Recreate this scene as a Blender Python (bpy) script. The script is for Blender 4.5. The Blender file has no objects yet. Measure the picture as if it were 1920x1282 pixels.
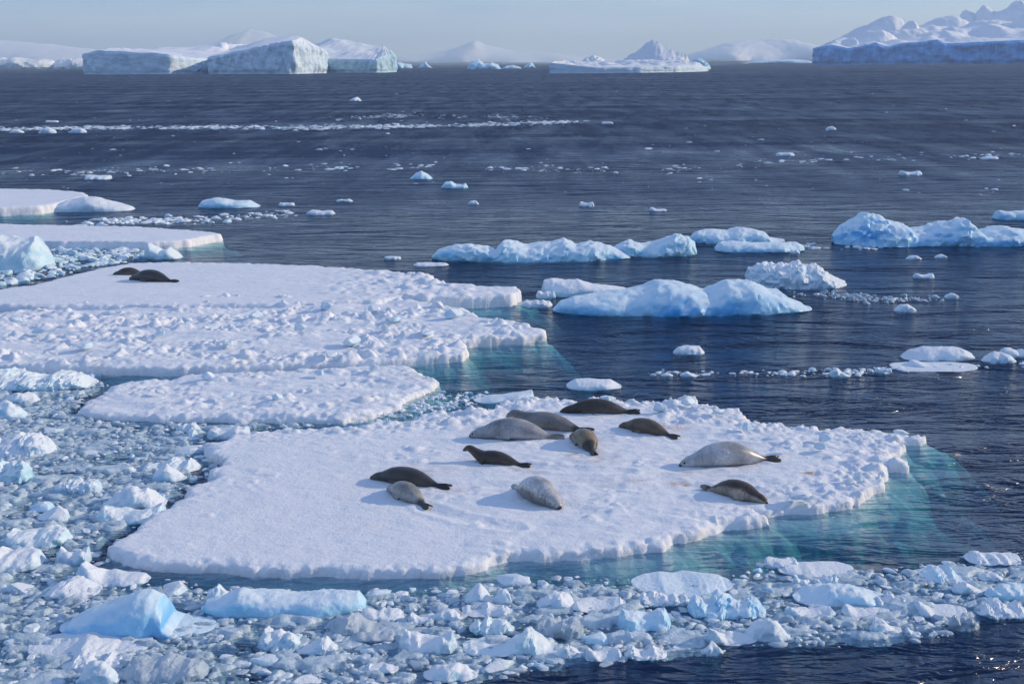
import bpy, bmesh, math, random
import numpy as np
from mathutils import Vector, Matrix

random.seed(7)
rng = np.random.RandomState(11)
sc = bpy.context.scene
COL = sc.collection

# ------------------------------------------------------------------ camera
PW, PH, F = 1920.0, 1282.0, 2667.0           # photograph size and focal length, in its pixels
CAM_H = 10.0
PITCH, ROLL = math.radians(11.1), math.radians(-0.45)
cam_d = bpy.data.cameras.new('camera')
cam = bpy.data.objects.new('camera', cam_d)
COL.objects.link(cam)
cam_d.sensor_width = 36.0
cam_d.lens = F / PW * 36.0
cam_d.clip_start, cam_d.clip_end = 0.5, 60000
CM = Matrix.Rotation(math.pi / 2 - PITCH, 3, 'X') @ Matrix.Rotation(ROLL, 3, 'Z')
cam.matrix_world = Matrix.Translation((0, 0, CAM_H)) @ CM.to_4x4()
sc.camera = cam
CMN = np.array(CM)

# ------------------------------------------------------------------ sky, sun, exposure
SUN_EL, SUN_AZ = math.radians(21), math.radians(14)      # azimuth: from +X (frame right) turning away from the camera
world = bpy.data.worlds.new('World')
sc.world = world
world.use_nodes = True
wn, wl = world.node_tree.nodes, world.node_tree.links
for n in list(wn): wn.remove(n)
wo = wn.new('ShaderNodeOutputWorld'); wb = wn.new('ShaderNodeBackground'); sk = wn.new('ShaderNodeTexSky')
sk.sky_type = 'NISHITA'; sk.sun_disc = False
sk.sun_elevation = SUN_EL; sk.sun_rotation = math.pi / 2 - SUN_AZ
sk.air_density = 1.0; sk.dust_density = 0.0; sk.ozone_density = 4.0; sk.altitude = 10
wb.inputs['Strength'].default_value = 0.10
# a thin even veil of high cloud over the clear sky, with faint drawn-out wisps
veil = wn.new('ShaderNodeMix'); veil.data_type = 'RGBA'; veil.inputs[0].default_value = 0.5
wt = wn.new('ShaderNodeTexCoord'); wm_ = wn.new('ShaderNodeMapping'); wm_.inputs['Scale'].default_value = (3, 3, 26)
wz = wn.new('ShaderNodeTexNoise'); wz.inputs['Scale'].default_value = 1.6; wz.inputs['Detail'].default_value = 5
wr = wn.new('ShaderNodeValToRGB')
wr.color_ramp.elements[0].position = .40; wr.color_ramp.elements[0].color = (2.25, 3.5, 6.7, 1)
wr.color_ramp.elements[1].position = .75; wr.color_ramp.elements[1].color = (4.1, 5.2, 7.5, 1)
wl.new(wt.outputs['Generated'], wm_.inputs['Vector']); wl.new(wm_.outputs[0], wz.inputs['Vector']); wl.new(wz.outputs[0], wr.inputs[0])
wl.new(sk.outputs[0], veil.inputs[6]); wl.new(wr.outputs[0], veil.inputs[7])
wl.new(veil.outputs[2], wb.inputs[0]); wl.new(wb.outputs[0], wo.inputs['Surface'])

sun_d = bpy.data.lights.new('sun', 'SUN'); sun_d.energy = 2.4; sun_d.angle = math.radians(0.53)
sun_d.color = (1.0, 0.81, 0.56)
sun = bpy.data.objects.new('sun', sun_d); COL.objects.link(sun)
SD = Vector((math.cos(SUN_EL) * math.cos(SUN_AZ), math.cos(SUN_EL) * math.sin(SUN_AZ), math.sin(SUN_EL)))
sun.rotation_euler = SD.to_track_quat('Z', 'Y').to_euler()
sun.location = (60, 20, 60)

vs = sc.view_settings
vs.view_transform = 'Standard'; vs.look = 'None'; vs.gamma = 1; vs.use_curve_mapping = False
vs.exposure = 0.42
cy = sc.cycles
sc.render.engine = 'CYCLES'
cy.use_denoising = True
cy.max_bounces = 8; cy.diffuse_bounces = 3; cy.glossy_bounces = 3; cy.transparent_max_bounces = 12
cy.volume_bounces = 3
cy.sample_clamp_indirect = 6

# ------------------------------------------------------------------ geometry helpers
def ray(px, py):
    d = np.stack([(np.asarray(px, float) - PW / 2) / F, -(np.asarray(py, float) - PH / 2) / F,
                  -np.ones(np.shape(px))], -1)
    return d @ CMN.T

def gp(px, py, z=0.0):
    """point of the horizontal plane z seen at a photo pixel"""
    d = ray(px, py); t = (z - CAM_H) / d[..., 2]
    return np.stack([d[..., 0] * t, d[..., 1] * t, np.full(np.shape(t), z)], -1)

def pt(px, py, Y):
    """point at distance Y seen at a photo pixel"""
    d = ray(px, py); t = Y / d[..., 1]
    return np.stack([d[..., 0] * t, np.full(np.shape(t), Y) if np.ndim(Y) == 0 else Y, CAM_H + d[..., 2] * t], -1)

def _h(ix, iy, iz, seed):
    h = (ix.astype(np.int64) * 374761393 + iy.astype(np.int64) * 668265263 + iz.astype(np.int64) * 2246822519
         + seed * 3266489917) & 0xffffffff
    h = ((h ^ (h >> 15)) * 2246822519) & 0xffffffff
    h = ((h ^ (h >> 13)) * 3266489917) & 0xffffffff
    return (h ^ (h >> 16)) & 0xffffffff

def _r(ix, iy, iz, seed): return _h(ix, iy, iz, seed).astype(np.float64) / 4294967295.0

_G = np.array([(1,1,0),(-1,1,0),(1,-1,0),(-1,-1,0),(1,0,1),(-1,0,1),(1,0,-1),(-1,0,-1),
               (0,1,1),(0,-1,1),(0,1,-1),(0,-1,-1),(1,1,0),(-1,1,0),(0,-1,1),(0,-1,-1)], float)

def noise(x, y, z=0.0, seed=0):
    x, y, z = np.broadcast_arrays(np.asarray(x, float), np.asarray(y, float), np.asarray(z, float))
    ix, iy, iz = np.floor(x), np.floor(y), np.floor(z)
    fx, fy, fz = x - ix, y - iy, z - iz
    u, v, w = [t * t * t * (t * (t * 6 - 15) + 10) for t in (fx, fy, fz)]
    out = 0
    for dx in (0, 1):
        for dy in (0, 1):
            for dz in (0, 1):
                g = _G[_h(ix + dx, iy + dy, iz + dz, seed) & 15]
                d = g[..., 0] * (fx - dx) + g[..., 1] * (fy - dy) + g[..., 2] * (fz - dz)
                out = out + d * (u if dx else 1 - u) * (v if dy else 1 - v) * (w if dz else 1 - w)
    return out

def fbm(x, y, z=0.0, seed=0, o=4, gain=0.5):
    s, a, f = 0, 1.0, 1.0
    for k in range(o):
        s = s + a * noise(np.asarray(x) * f, np.asarray(y) * f, np.asarray(z) * f, seed + k * 17)
        a *= gain; f *= 2.03
    return s

def ridged(x, y, z=0.0, seed=0, o=3):
    s, a, f = 0, 1.0, 1.0
    for k in range(o):
        s = s + a * (1 - 2.2 * np.abs(noise(np.asarray(x) * f, np.asarray(y) * f, np.asarray(z) * f, seed + k * 17)))
        a *= 0.5; f *= 2.1
    return s * 0.55

def lumps(x, y, cell, seed, fill=1.0, sharp=1.6, tilt=0.5, pw=2.0):
    """tipped angular blocks, one per jittered cell; -1 where there is none"""
    X, Y = x / cell, y / cell
    X, Y = X + .22 * noise(X * 1.9, Y * 1.9, 3.3, seed), Y + .22 * noise(X * 1.9, Y * 1.9, 8.8, seed)
    ix, iy = np.floor(X), np.floor(Y)
    best = np.full(x.shape, -1.0)
    zero = np.zeros_like(ix)
    for dx in (-1, 0, 1):
        for dy in (-1, 0, 1):
            cx, cy_ = ix + dx, iy + dy
            r = [_r(cx, cy_, zero + k, seed) for k in range(7)]
            ax, ay = X - (cx + .15 + .7 * r[0]), Y - (cy_ + .15 + .7 * r[1])
            a = r[2] * 6.283
            p, q = ax * np.cos(a) + ay * np.sin(a), -ax * np.sin(a) + ay * np.cos(a)
            asp = 0.6 + 0.5 * r[3]
            rad = 0.3 + 0.45 * r[4]
            d = (np.abs(p * asp) ** pw + np.abs(q / asp) ** pw) ** (1 / pw) / rad
            top = (0.25 + 0.75 * r[5] ** 1.5) + tilt * (r[6] - .5) * p * 2
            v = top - np.maximum(d - 0.5, 0) * sharp * (0.5 + r[5])
            v = np.where(r[3] * 7.77 % 1.0 < fill, v, -1)
            best = np.maximum(best, v)
    return best

def ss(a, b, x):
    t = np.clip((x - a) / (b - a), 0, 1)
    return t * t * (3 - 2 * t)

def sdist(x, y, poly):
    """signed distance to a polygon, positive inside"""
    d2 = np.full(x.shape, 1e18); ins = np.zeros(x.shape, bool)
    n = len(poly)
    for i in range(n):
        ax, ay = poly[i]; bx, by = poly[(i + 1) % n]
        ex, ey = bx - ax, by - ay
        t = np.clip(((x - ax) * ex + (y - ay) * ey) / (ex * ex + ey * ey + 1e-12), 0, 1)
        d2 = np.minimum(d2, (x - ax - t * ex) ** 2 + (y - ay - t * ey) ** 2)
        if ay != by:
            c = ((ay > y) != (by > y)) & (x < ex * (y - ay) / (by - ay) + ax)
            ins ^= c
    d = np.sqrt(d2)
    return np.where(ins, d, -d)

def mesh_from(name, V, Fc, mat, smooth=True):
    me = bpy.data.meshes.new(name)
    V = np.ascontiguousarray(V, np.float32); Fc = np.ascontiguousarray(Fc, np.int32)
    k = Fc.shape[1]
    me.vertices.add(len(V)); me.vertices.foreach_set('co', V.ravel())
    me.loops.add(Fc.size); me.loops.foreach_set('vertex_index', Fc.ravel())
    me.polygons.add(len(Fc)); me.polygons.foreach_set('loop_start', np.arange(0, Fc.size, k, dtype=np.int32))
    me.polygons.foreach_set('use_smooth', np.full(len(Fc), smooth))
    me.update(calc_edges=True); me.validate()
    if mat: me.materials.append(mat)
    return me

def link(name, data, parent=None, loc=None):
    o = bpy.data.objects.new(name, data); COL.objects.link(o)
    if loc is not None: o.location = loc
    if parent: o.parent = parent
    return o

def tag(o, label, cat=None, group=None, kind=None):
    if label: o['label'] = label
    if cat: o['category'] = cat
    if group: o['group'] = group
    if kind: o['kind'] = kind
    return o

def compact(V, Fc):
    used = np.zeros(len(V), bool); used[Fc.ravel()] = True
    idx = np.cumsum(used) - 1
    return V[used], idx[Fc]

def grid_faces(ny, nx):
    i = np.arange(ny - 1)[:, None] * nx + np.arange(nx - 1)[None, :]
    return np.stack([i, i + 1, i + nx + 1, i + nx], -1).reshape(-1, 4)

# ------------------------------------------------------------------ materials
def new_mat(name):
    m = bpy.data.materials.new(name); m.use_nodes = True
    t = m.node_tree
    for n in list(t.nodes): t.nodes.remove(n)
    out = t.nodes.new('ShaderNodeOutputMaterial')
    return m, t.nodes, t.links, out

def nd(nodes, typ, **kw):
    n = nodes.new(typ)
    for k, v in kw.items():
        if k in n.inputs: n.inputs[k].default_value = v
        else: setattr(n, k, v)
    return n

def noise_node(N, L, co, scale, detail=4, rough=.55, vec_scale=None):
    n = nd(N, 'ShaderNodeTexNoise', Scale=scale, Detail=detail, Roughness=rough)
    if vec_scale:
        mp = N.new('ShaderNodeMapping'); mp.inputs['Scale'].default_value = vec_scale
        L.new(co, mp.inputs['Vector']); co = mp.outputs[0]
    L.new(co, n.inputs['Vector'])
    return n

def ramp(N, L, fac, stops):
    r = N.new('ShaderNodeValToRGB')
    e = r.color_ramp.elements
    while len(e) < len(stops): e.new(0.5)
    for el, (p, c) in zip(e, stops):
        el.position = p; el.color = c if len(c) == 4 else (*c, 1)
    L.new(fac, r.inputs[0])
    return r

def ice_mat(name, c_top, c_ice, c_deep, rough=.45, scale=1.0, bump=.25, sss=0.0, top=(.35, .75), blue=(.5, .75)):
    """snow on upward faces, paler and bluer ice in streaky patches elsewhere"""
    m, N, L, out = new_mat(name)
    geo = N.new('ShaderNodeNewGeometry'); tc = N.new('ShaderNodeTexCoord')
    co = geo.outputs['Position']
    n1 = noise_node(N, L, co, .9 * scale, 3, .5, (1, 1, 2.2))
    r1 = ramp(N, L, n1.outputs[0], [(blue[0], (0, 0, 0)), (blue[1], (1, 1, 1))])
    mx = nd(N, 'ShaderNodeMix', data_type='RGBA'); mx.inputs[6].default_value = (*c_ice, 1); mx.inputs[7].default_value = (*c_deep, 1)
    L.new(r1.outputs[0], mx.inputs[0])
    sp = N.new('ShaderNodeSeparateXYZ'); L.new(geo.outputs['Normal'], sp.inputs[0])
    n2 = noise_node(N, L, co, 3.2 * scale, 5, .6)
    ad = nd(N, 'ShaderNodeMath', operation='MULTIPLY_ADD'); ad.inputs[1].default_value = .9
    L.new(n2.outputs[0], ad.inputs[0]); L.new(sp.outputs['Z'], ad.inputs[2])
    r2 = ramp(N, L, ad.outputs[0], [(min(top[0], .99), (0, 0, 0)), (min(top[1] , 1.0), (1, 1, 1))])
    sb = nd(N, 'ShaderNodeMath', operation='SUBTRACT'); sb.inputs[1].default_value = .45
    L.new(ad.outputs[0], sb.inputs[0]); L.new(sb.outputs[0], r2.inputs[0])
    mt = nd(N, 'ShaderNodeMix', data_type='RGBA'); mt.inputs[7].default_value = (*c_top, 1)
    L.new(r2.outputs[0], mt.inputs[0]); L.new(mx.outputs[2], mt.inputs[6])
    b = N.new('ShaderNodeBsdfPrincipled')
    L.new(mt.outputs[2], b.inputs['Base Color'])
    b.inputs['Roughness'].default_value = rough
    b.inputs['IOR'].default_value = 1.31
    if sss:
        b.inputs['Subsurface Weight'].default_value = sss
        b.inputs['Subsurface Radius'].default_value = (.25, .6, 1.0)
        b.inputs['Subsurface Scale'].default_value = .25 / scale
    bn = noise_node(N, L, co, 9 * scale, 6, .62)
    cr_ = nd(N, 'ShaderNodeTexVoronoi', feature='DISTANCE_TO_EDGE', Scale=1.7 * scale); L.new(bn.outputs['Color'], cr_.inputs['Vector'])
    wa = nd(N, 'ShaderNodeMix', data_type='VECTOR'); wa.inputs[0].default_value = .25 / scale
    L.new(co, wa.inputs[4]); L.new(n2.outputs['Color'], wa.inputs[5]); L.new(wa.outputs[1], cr_.inputs['Vector'])
    cm = nd(N, 'ShaderNodeMath', operation='MINIMUM'); cm.inputs[1].default_value = .12; L.new(cr_.outputs[0], cm.inputs[0])
    cs = nd(N, 'ShaderNodeMath', operation='MULTIPLY_ADD'); cs.inputs[1].default_value = 2.2; L.new(cm.outputs[0], cs.inputs[0]); L.new(bn.outputs[0], cs.inputs[2])
    bp = nd(N, 'ShaderNodeBump', Strength=bump, Distance=.12 / scale)
    L.new(cs.outputs[0], bp.inputs['Height']); L.new(bp.outputs[0], b.inputs['Normal'])
    L.new(b.outputs[0], out.inputs['Surface'])
    return m

M = {}
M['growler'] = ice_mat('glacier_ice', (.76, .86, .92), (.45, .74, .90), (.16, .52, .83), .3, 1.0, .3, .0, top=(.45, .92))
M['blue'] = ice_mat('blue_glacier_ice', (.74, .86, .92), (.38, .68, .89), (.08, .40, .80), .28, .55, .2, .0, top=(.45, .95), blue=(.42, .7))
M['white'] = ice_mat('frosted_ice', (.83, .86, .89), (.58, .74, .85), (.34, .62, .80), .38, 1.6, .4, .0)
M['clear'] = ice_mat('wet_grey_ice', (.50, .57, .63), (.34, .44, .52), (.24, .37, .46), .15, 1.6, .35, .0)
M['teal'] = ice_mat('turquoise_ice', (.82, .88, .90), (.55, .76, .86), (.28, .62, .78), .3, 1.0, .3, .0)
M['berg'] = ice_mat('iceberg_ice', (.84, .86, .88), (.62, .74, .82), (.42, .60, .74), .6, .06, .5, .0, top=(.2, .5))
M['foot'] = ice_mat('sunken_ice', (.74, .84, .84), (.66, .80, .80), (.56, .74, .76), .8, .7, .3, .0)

def snow_mat(name, fine, bump, tint=(.85, .86, .89)):
    m, N, L, out = new_mat(name)
    geo = N.new('ShaderNodeNewGeometry'); co = geo.outputs['Position']
    b = N.new('ShaderNodeBsdfPrincipled')
    n0 = noise_node(N, L, co, .7, 5, .6, (1, .6, 1))
    r0 = ramp(N, L, n0.outputs[0], [(.35, (tint[0] * .93, tint[1] * .95, tint[2] * .97)), (.65, tint)])
    # faint ochre and pink stains where the animals have lain
    n3 = noise_node(N, L, co, .42, 6, .65)
    r3 = ramp(N, L, n3.outputs[0], [(.60, (0, 0, 0)), (.74, (.4, .4, .4))])
    mx = nd(N, 'ShaderNodeMix', data_type='RGBA'); mx.inputs[7].default_value = (.70, .60, .52, 1)
    L.new(r3.outputs[0], mx.inputs[0]); L.new(r0.outputs[0], mx.inputs[6])
    sa = nd(N, 'ShaderNodeAttribute', attribute_name='stain')
    m2 = nd(N, 'ShaderNodeMix', data_type='RGBA'); m2.inputs[7].default_value = (.52, .34, .24, 1)
    L.new(sa.outputs['Fac'], m2.inputs[0]); L.new(mx.outputs[2], m2.inputs[6])
    L.new(m2.outputs[2], b.inputs['Base Color'])
    b.inputs['Roughness'].default_value = .7; b.inputs['IOR'].default_value = 1.31
    n1 = noise_node(N, L, co, fine, 5, .7, (1, .8, 1))
    n2 = noise_node(N, L, co, fine * .17, 4, .6, (.9, 1.1, 1))
    ad = nd(N, 'ShaderNodeMath', operation='MULTIPLY_ADD'); ad.inputs[1].default_value = 2.5
    L.new(n2.outputs[0], ad.inputs[0]); L.new(n1.outputs[0], ad.inputs[2])
    bp = nd(N, 'ShaderNodeBump', Strength=bump, Distance=.05)
    L.new(ad.outputs[0], bp.inputs['Height']); L.new(bp.outputs[0], b.inputs['Normal'])
    L.new(b.outputs[0], out.inputs['Surface'])
    return m
M['snow'] = snow_mat('floe_snow', 16, .45)
M['snow_far'] = snow_mat('far_snow', .02, .3)

def slush_mat():
    m, N, L, out = new_mat('wet_slush')
    geo = N.new('ShaderNodeNewGeometry'); co = geo.outputs['Position']
    b = N.new('ShaderNodeBsdfPrincipled')
    n = noise_node(N, L, co, 2.6, 5, .65)
    r = ramp(N, L, n.outputs[0], [(.28, (.27, .37, .45)), (.5, (.51, .62, .69)), (.68, (.74, .82, .87))])
    L.new(r.outputs[0], b.inputs['Base Color'])
    b.inputs['Roughness'].default_value = .22; b.inputs['IOR'].default_value = 1.32
    n2 = noise_node(N, L, co, 22, 4, .6)
    bp = nd(N, 'ShaderNodeBump', Strength=.5, Distance=.05)
    L.new(n2.outputs[0], bp.inputs['Height']); L.new(bp.outputs[0], b.inputs['Normal'])
    L.new(b.outputs[0], out.inputs['Surface'])
    return m
M['slush'] = slush_mat()

WR0, WR1, WS0, WS1, WF, WG = .10, .48, 1.0, 1.05, 1.0, .95
def water_mat():
    m, N, L, out = new_mat('sea_water')
    geo = N.new('ShaderNodeNewGeometry'); co = geo.outputs['Position']
    # facet slopes of swell, chop and wind ripples, crests running across the view
    def wv(scale, vs_, det, dist=0.0, rot=0.0, rough=.55):
        mp = N.new('ShaderNodeMapping'); mp.inputs['Scale'].default_value = vs_
        mp.inputs['Rotation'].default_value = (0, 0, rot)
        L.new(co, mp.inputs['Vector'])
        n = nd(N, 'ShaderNodeTexNoise', Scale=scale, Detail=det, Roughness=rough, Distortion=dist)
        L.new(mp.outputs[0], n.inputs['Vector']); return n
    acc = None
    for sc_, vs_, det, dist, rot, k in ((.16, (.35, 1, 1), 2, .3, .22, .55), (.85, (.38, 1, 1), 3, .7, -.14, .95), (3.2, (.5, 1, 1), 3, .5, .2, .75), (10., (.7, 1, 1), 2, .2, -.3, .35)):
        n = wv(sc_, vs_, det, dist, rot)
        a = nd(N, 'ShaderNodeVectorMath', operation='SUBTRACT'); a.inputs[1].default_value = (.5, .5, .5); L.new(n.outputs['Color'], a.inputs[0])
        b = nd(N, 'ShaderNodeVectorMath', operation='MULTIPLY'); b.inputs[1].default_value = (k * .55, k, 0); L.new(a.outputs[0], b.inputs[0])
        if acc is None: acc = b
        else:
            c = nd(N, 'ShaderNodeVectorMath', operation='ADD'); L.new(acc.outputs[0], c.inputs[0]); L.new(b.outputs[0], c.inputs[1]); acc = c
    # calmer and rougher lanes; the open sea farther from the ice is ruffled too finely to resolve
    g = wv(.035, (.22, 1, 1), 7, .4).outputs[0]
    gr = ramp(N, L, g, [(.36, (.55,) * 3), (.62, (1.0,) * 3)])
    ln = nd(N, 'ShaderNodeVectorMath', operation='LENGTH'); L.new(co, ln.inputs[0])
    mr = N.new('ShaderNodeMapRange'); mr.interpolation_type = 'SMOOTHSTEP'
    for k, v in enumerate((32., 190., 0., 1.)): mr.inputs[k + 1].default_value = v
    L.new(ln.outputs['Value'], mr.inputs[0])
    ro = nd(N, 'ShaderNodeMath', operation='MULTIPLY_ADD'); ro.inputs[1].default_value = WR1 - WR0; ro.inputs[2].default_value = WR0; L.new(mr.outputs[0], ro.inputs[0])
    sl = nd(N, 'ShaderNodeMath', operation='MULTIPLY_ADD'); sl.inputs[1].default_value = WS1 - WS0; sl.inputs[2].default_value = WS0; L.new(mr.outputs[0], sl.inputs[0])
    m0 = nd(N, 'ShaderNodeVectorMath', operation='SCALE'); L.new(acc.outputs[0], m0.inputs[0]); L.new(sl.outputs[0], m0.inputs['Scale'])
    gu = wv(.5, (.42, .07, 1), 6, .5, .1, .65).outputs[0]; gv = wv(.05, (.16, 1, 1), 6, .5, 0, .65).outputs[0]
    gs = nd(N, 'ShaderNodeMath', operation='ADD'); L.new(gu, gs.inputs[0]); L.new(gv, gs.inputs[1])
    gd = nd(N, 'ShaderNodeMath', operation='SUBTRACT'); gd.inputs[1].default_value = 1.0; L.new(gs.outputs[0], gd.inputs[0])
    gm = nd(N, 'ShaderNodeMath', operation='MULTIPLY'); L.new(gd.outputs[0], gm.inputs[0]); L.new(mr.outputs[0], gm.inputs[1])
    ga = nd(N, 'ShaderNodeMath', operation='MULTIPLY_ADD'); ga.inputs[1].default_value = -WG; L.new(gm.outputs[0], ga.inputs[0]); L.new(ro.outputs[0], ga.inputs[2])
    ro = nd(N, 'ShaderNodeClamp'); ro.inputs[1].default_value = .08; ro.inputs[2].default_value = .75; L.new(ga.outputs[0], ro.inputs[0])
    ml = nd(N, 'ShaderNodeVectorMath', operation='MULTIPLY'); L.new(m0.outputs[0], ml.inputs[0]); L.new(gr.outputs[0], ml.inputs[1])
    au = nd(N, 'ShaderNodeVectorMath', operation='ADD'); au.inputs[1].default_value = (0, 0, 1); L.new(ml.outputs[0], au.inputs[0])
    bp = nd(N, 'ShaderNodeVectorMath', operation='NORMALIZE'); L.new(au.outputs[0], bp.inputs[0])
    # crested chop near enough to be seen wave by wave
    hsum = None
    for sc_, vs_, det, dist, rot, k in ((.10, (.5, 1, 1), 2, .4, -.1, 2.0), (.30, (.40, 1, 1), 2, .4, .25, 1.25), (1.15, (.36, 1, 1), 3, .8, -.12, .52), (3.9, (.5, 1, 1), 3, .6, .18, .13)):
        n = wv(sc_, vs_, det, dist, rot, .5)
        a = nd(N, 'ShaderNodeMath', operation='SUBTRACT'); a.inputs[1].default_value = .5; L.new(n.outputs[0], a.inputs[0])
        a2 = nd(N, 'ShaderNodeMath', operation='ABSOLUTE'); L.new(a.outputs[0], a2.inputs[0])
        b = nd(N, 'ShaderNodeMath', operation='MULTIPLY'); b.inputs[1].default_value = -k * 2.7; L.new(a2.outputs[0], b.inputs[0])
        if hsum is None: hsum = b
        else:
            c = nd(N, 'ShaderNodeMath', operation='ADD'); L.new(hsum.outputs[0], c.inputs[0]); L.new(b.outputs[0], c.inputs[1]); hsum = c
    bb = nd(N, 'ShaderNodeBump', Strength=1.0, Distance=1.0)
    L.new(gr.outputs[0], bb.inputs['Strength']); L.new(hsum.outputs[0], bb.inputs['Height']); L.new(bp.outputs[0], bb.inputs['Normal'])
    bp = bb
    pr = N.new('ShaderNodeBsdfPrincipled'); pr.inputs['Base Color'].default_value = (.007, .023, .075, 1)
    pr.inputs['IOR'].default_value = 1.333; L.new(ro.outputs[0], pr.inputs['Roughness']); L.new(bp.outputs[0], pr.inputs['Normal'])
    tr = N.new('ShaderNodeBsdfTransparent'); tr.inputs[0].default_value = (.58, .64, .65, 1)
    bk = N.new('ShaderNodeBsdfDiffuse'); bk.inputs[0].default_value = (0, 0, 0, 1)
    mk = nd(N, 'ShaderNodeMixShader'); mk.inputs[0].default_value = WF
    L.new(bk.outputs[0], mk.inputs[1]); L.new(pr.outputs[0], mk.inputs[2])
    ms = N.new('ShaderNodeAddShader'); L.new(mk.outputs[0], ms.inputs[0]); L.new(tr.outputs[0], ms.inputs[1])
    L.new(ms.outputs[0], out.inputs['Surface'])
    ab = N.new('ShaderNodeVolumeAbsorption'); ab.inputs['Color'].default_value = (.04, .64, .68, 1); ab.inputs['Density'].default_value = .80
    L.new(ab.outputs[0], out.inputs['Volume'])
    return m
M['water'] = water_mat()

def plain(name, col, rough=.8):
    m, N, L, out = new_mat(name)
    b = N.new('ShaderNodeBsdfPrincipled')
    geo = N.new('ShaderNodeNewGeometry')
    n = noise_node(N, L, geo.outputs['Position'], .5, 3)
    r = ramp(N, L, n.outputs[0], [(.3, tuple(c * .8 for c in col)), (.7, col)])
    L.new(r.outputs[0], b.inputs['Base Color']); b.inputs['Roughness'].default_value = rough
    L.new(b.outputs[0], out.inputs['Surface'])
    return m
M['floor'] = plain('deep_sea_bed', (.006, .012, .024))
M['eye'] = plain('dark_eye', (.01, .009, .008), .1)

# ------------------------------------------------------------------ the sea
def sea():
    xs = np.array([-16000, -4000, -1000, -200, -60, -20, 0, 20, 60, 200, 1000, 4000, 16000], float)
    ys = np.array([-400, -60, 0, 15, 30, 60, 120, 300, 1000, 4000, 12000, 30000], float)
    X, Y = np.meshgrid(xs, ys)
    V = np.stack([X, Y, 0 * X], -1).reshape(-1, 3)
    o = link('sea', mesh_from('sea', V, grid_faces(len(ys), len(xs)), M['water']))
    tag(o, 'dark navy rippled polar sea between the ice', kind='structure')
    V2 = V.copy(); V2[:, 2] = -9
    o = link('sea_bed', mesh_from('sea_bed', V2, grid_faces(len(ys), len(xs)), M['floor']))
    tag(o, 'dark depth below the rippled sea', kind='structure')
sea()

# ------------------------------------------------------------------ ice floes
SEALS = [  # (nose px, tail px, floe) feet of the body line in the photo
    ((1049, 772), (1194, 773)), ((949, 795), (1106, 809)), ((879, 818), (1052, 821)), ((1160, 799), (1268, 820)),
    ((1074, 820), (1117, 852)), ((868, 862), (990, 873)), ((1273, 874), (1455, 862)), ((1440, 943), (1319, 914)),
    ((693, 896), (839, 914)), ((727, 917), (803, 951)), ((1051, 954), (964, 914)), ((211, 515), (276, 514)), ((242, 524), (330, 529))]
ZT = .22

def seg_dist(x, y, a, b):
    ex, ey = b[0] - a[0], b[1] - a[1]
    t = np.clip(((x - a[0]) * ex + (y - a[1]) * ey) / (ex * ex + ey * ey), 0, 1)
    return np.hypot(x - a[0] - t * ex, y - a[1] - t * ey)

def seal_mask(x, y):
    m = np.ones(x.shape)
    for a, b in SEALS:
        m = np.minimum(m, ss(.28, .95, seg_dist(x, y, gp(*a, ZT)[:2], gp(*b, ZT)[:2])))
    return m

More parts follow.
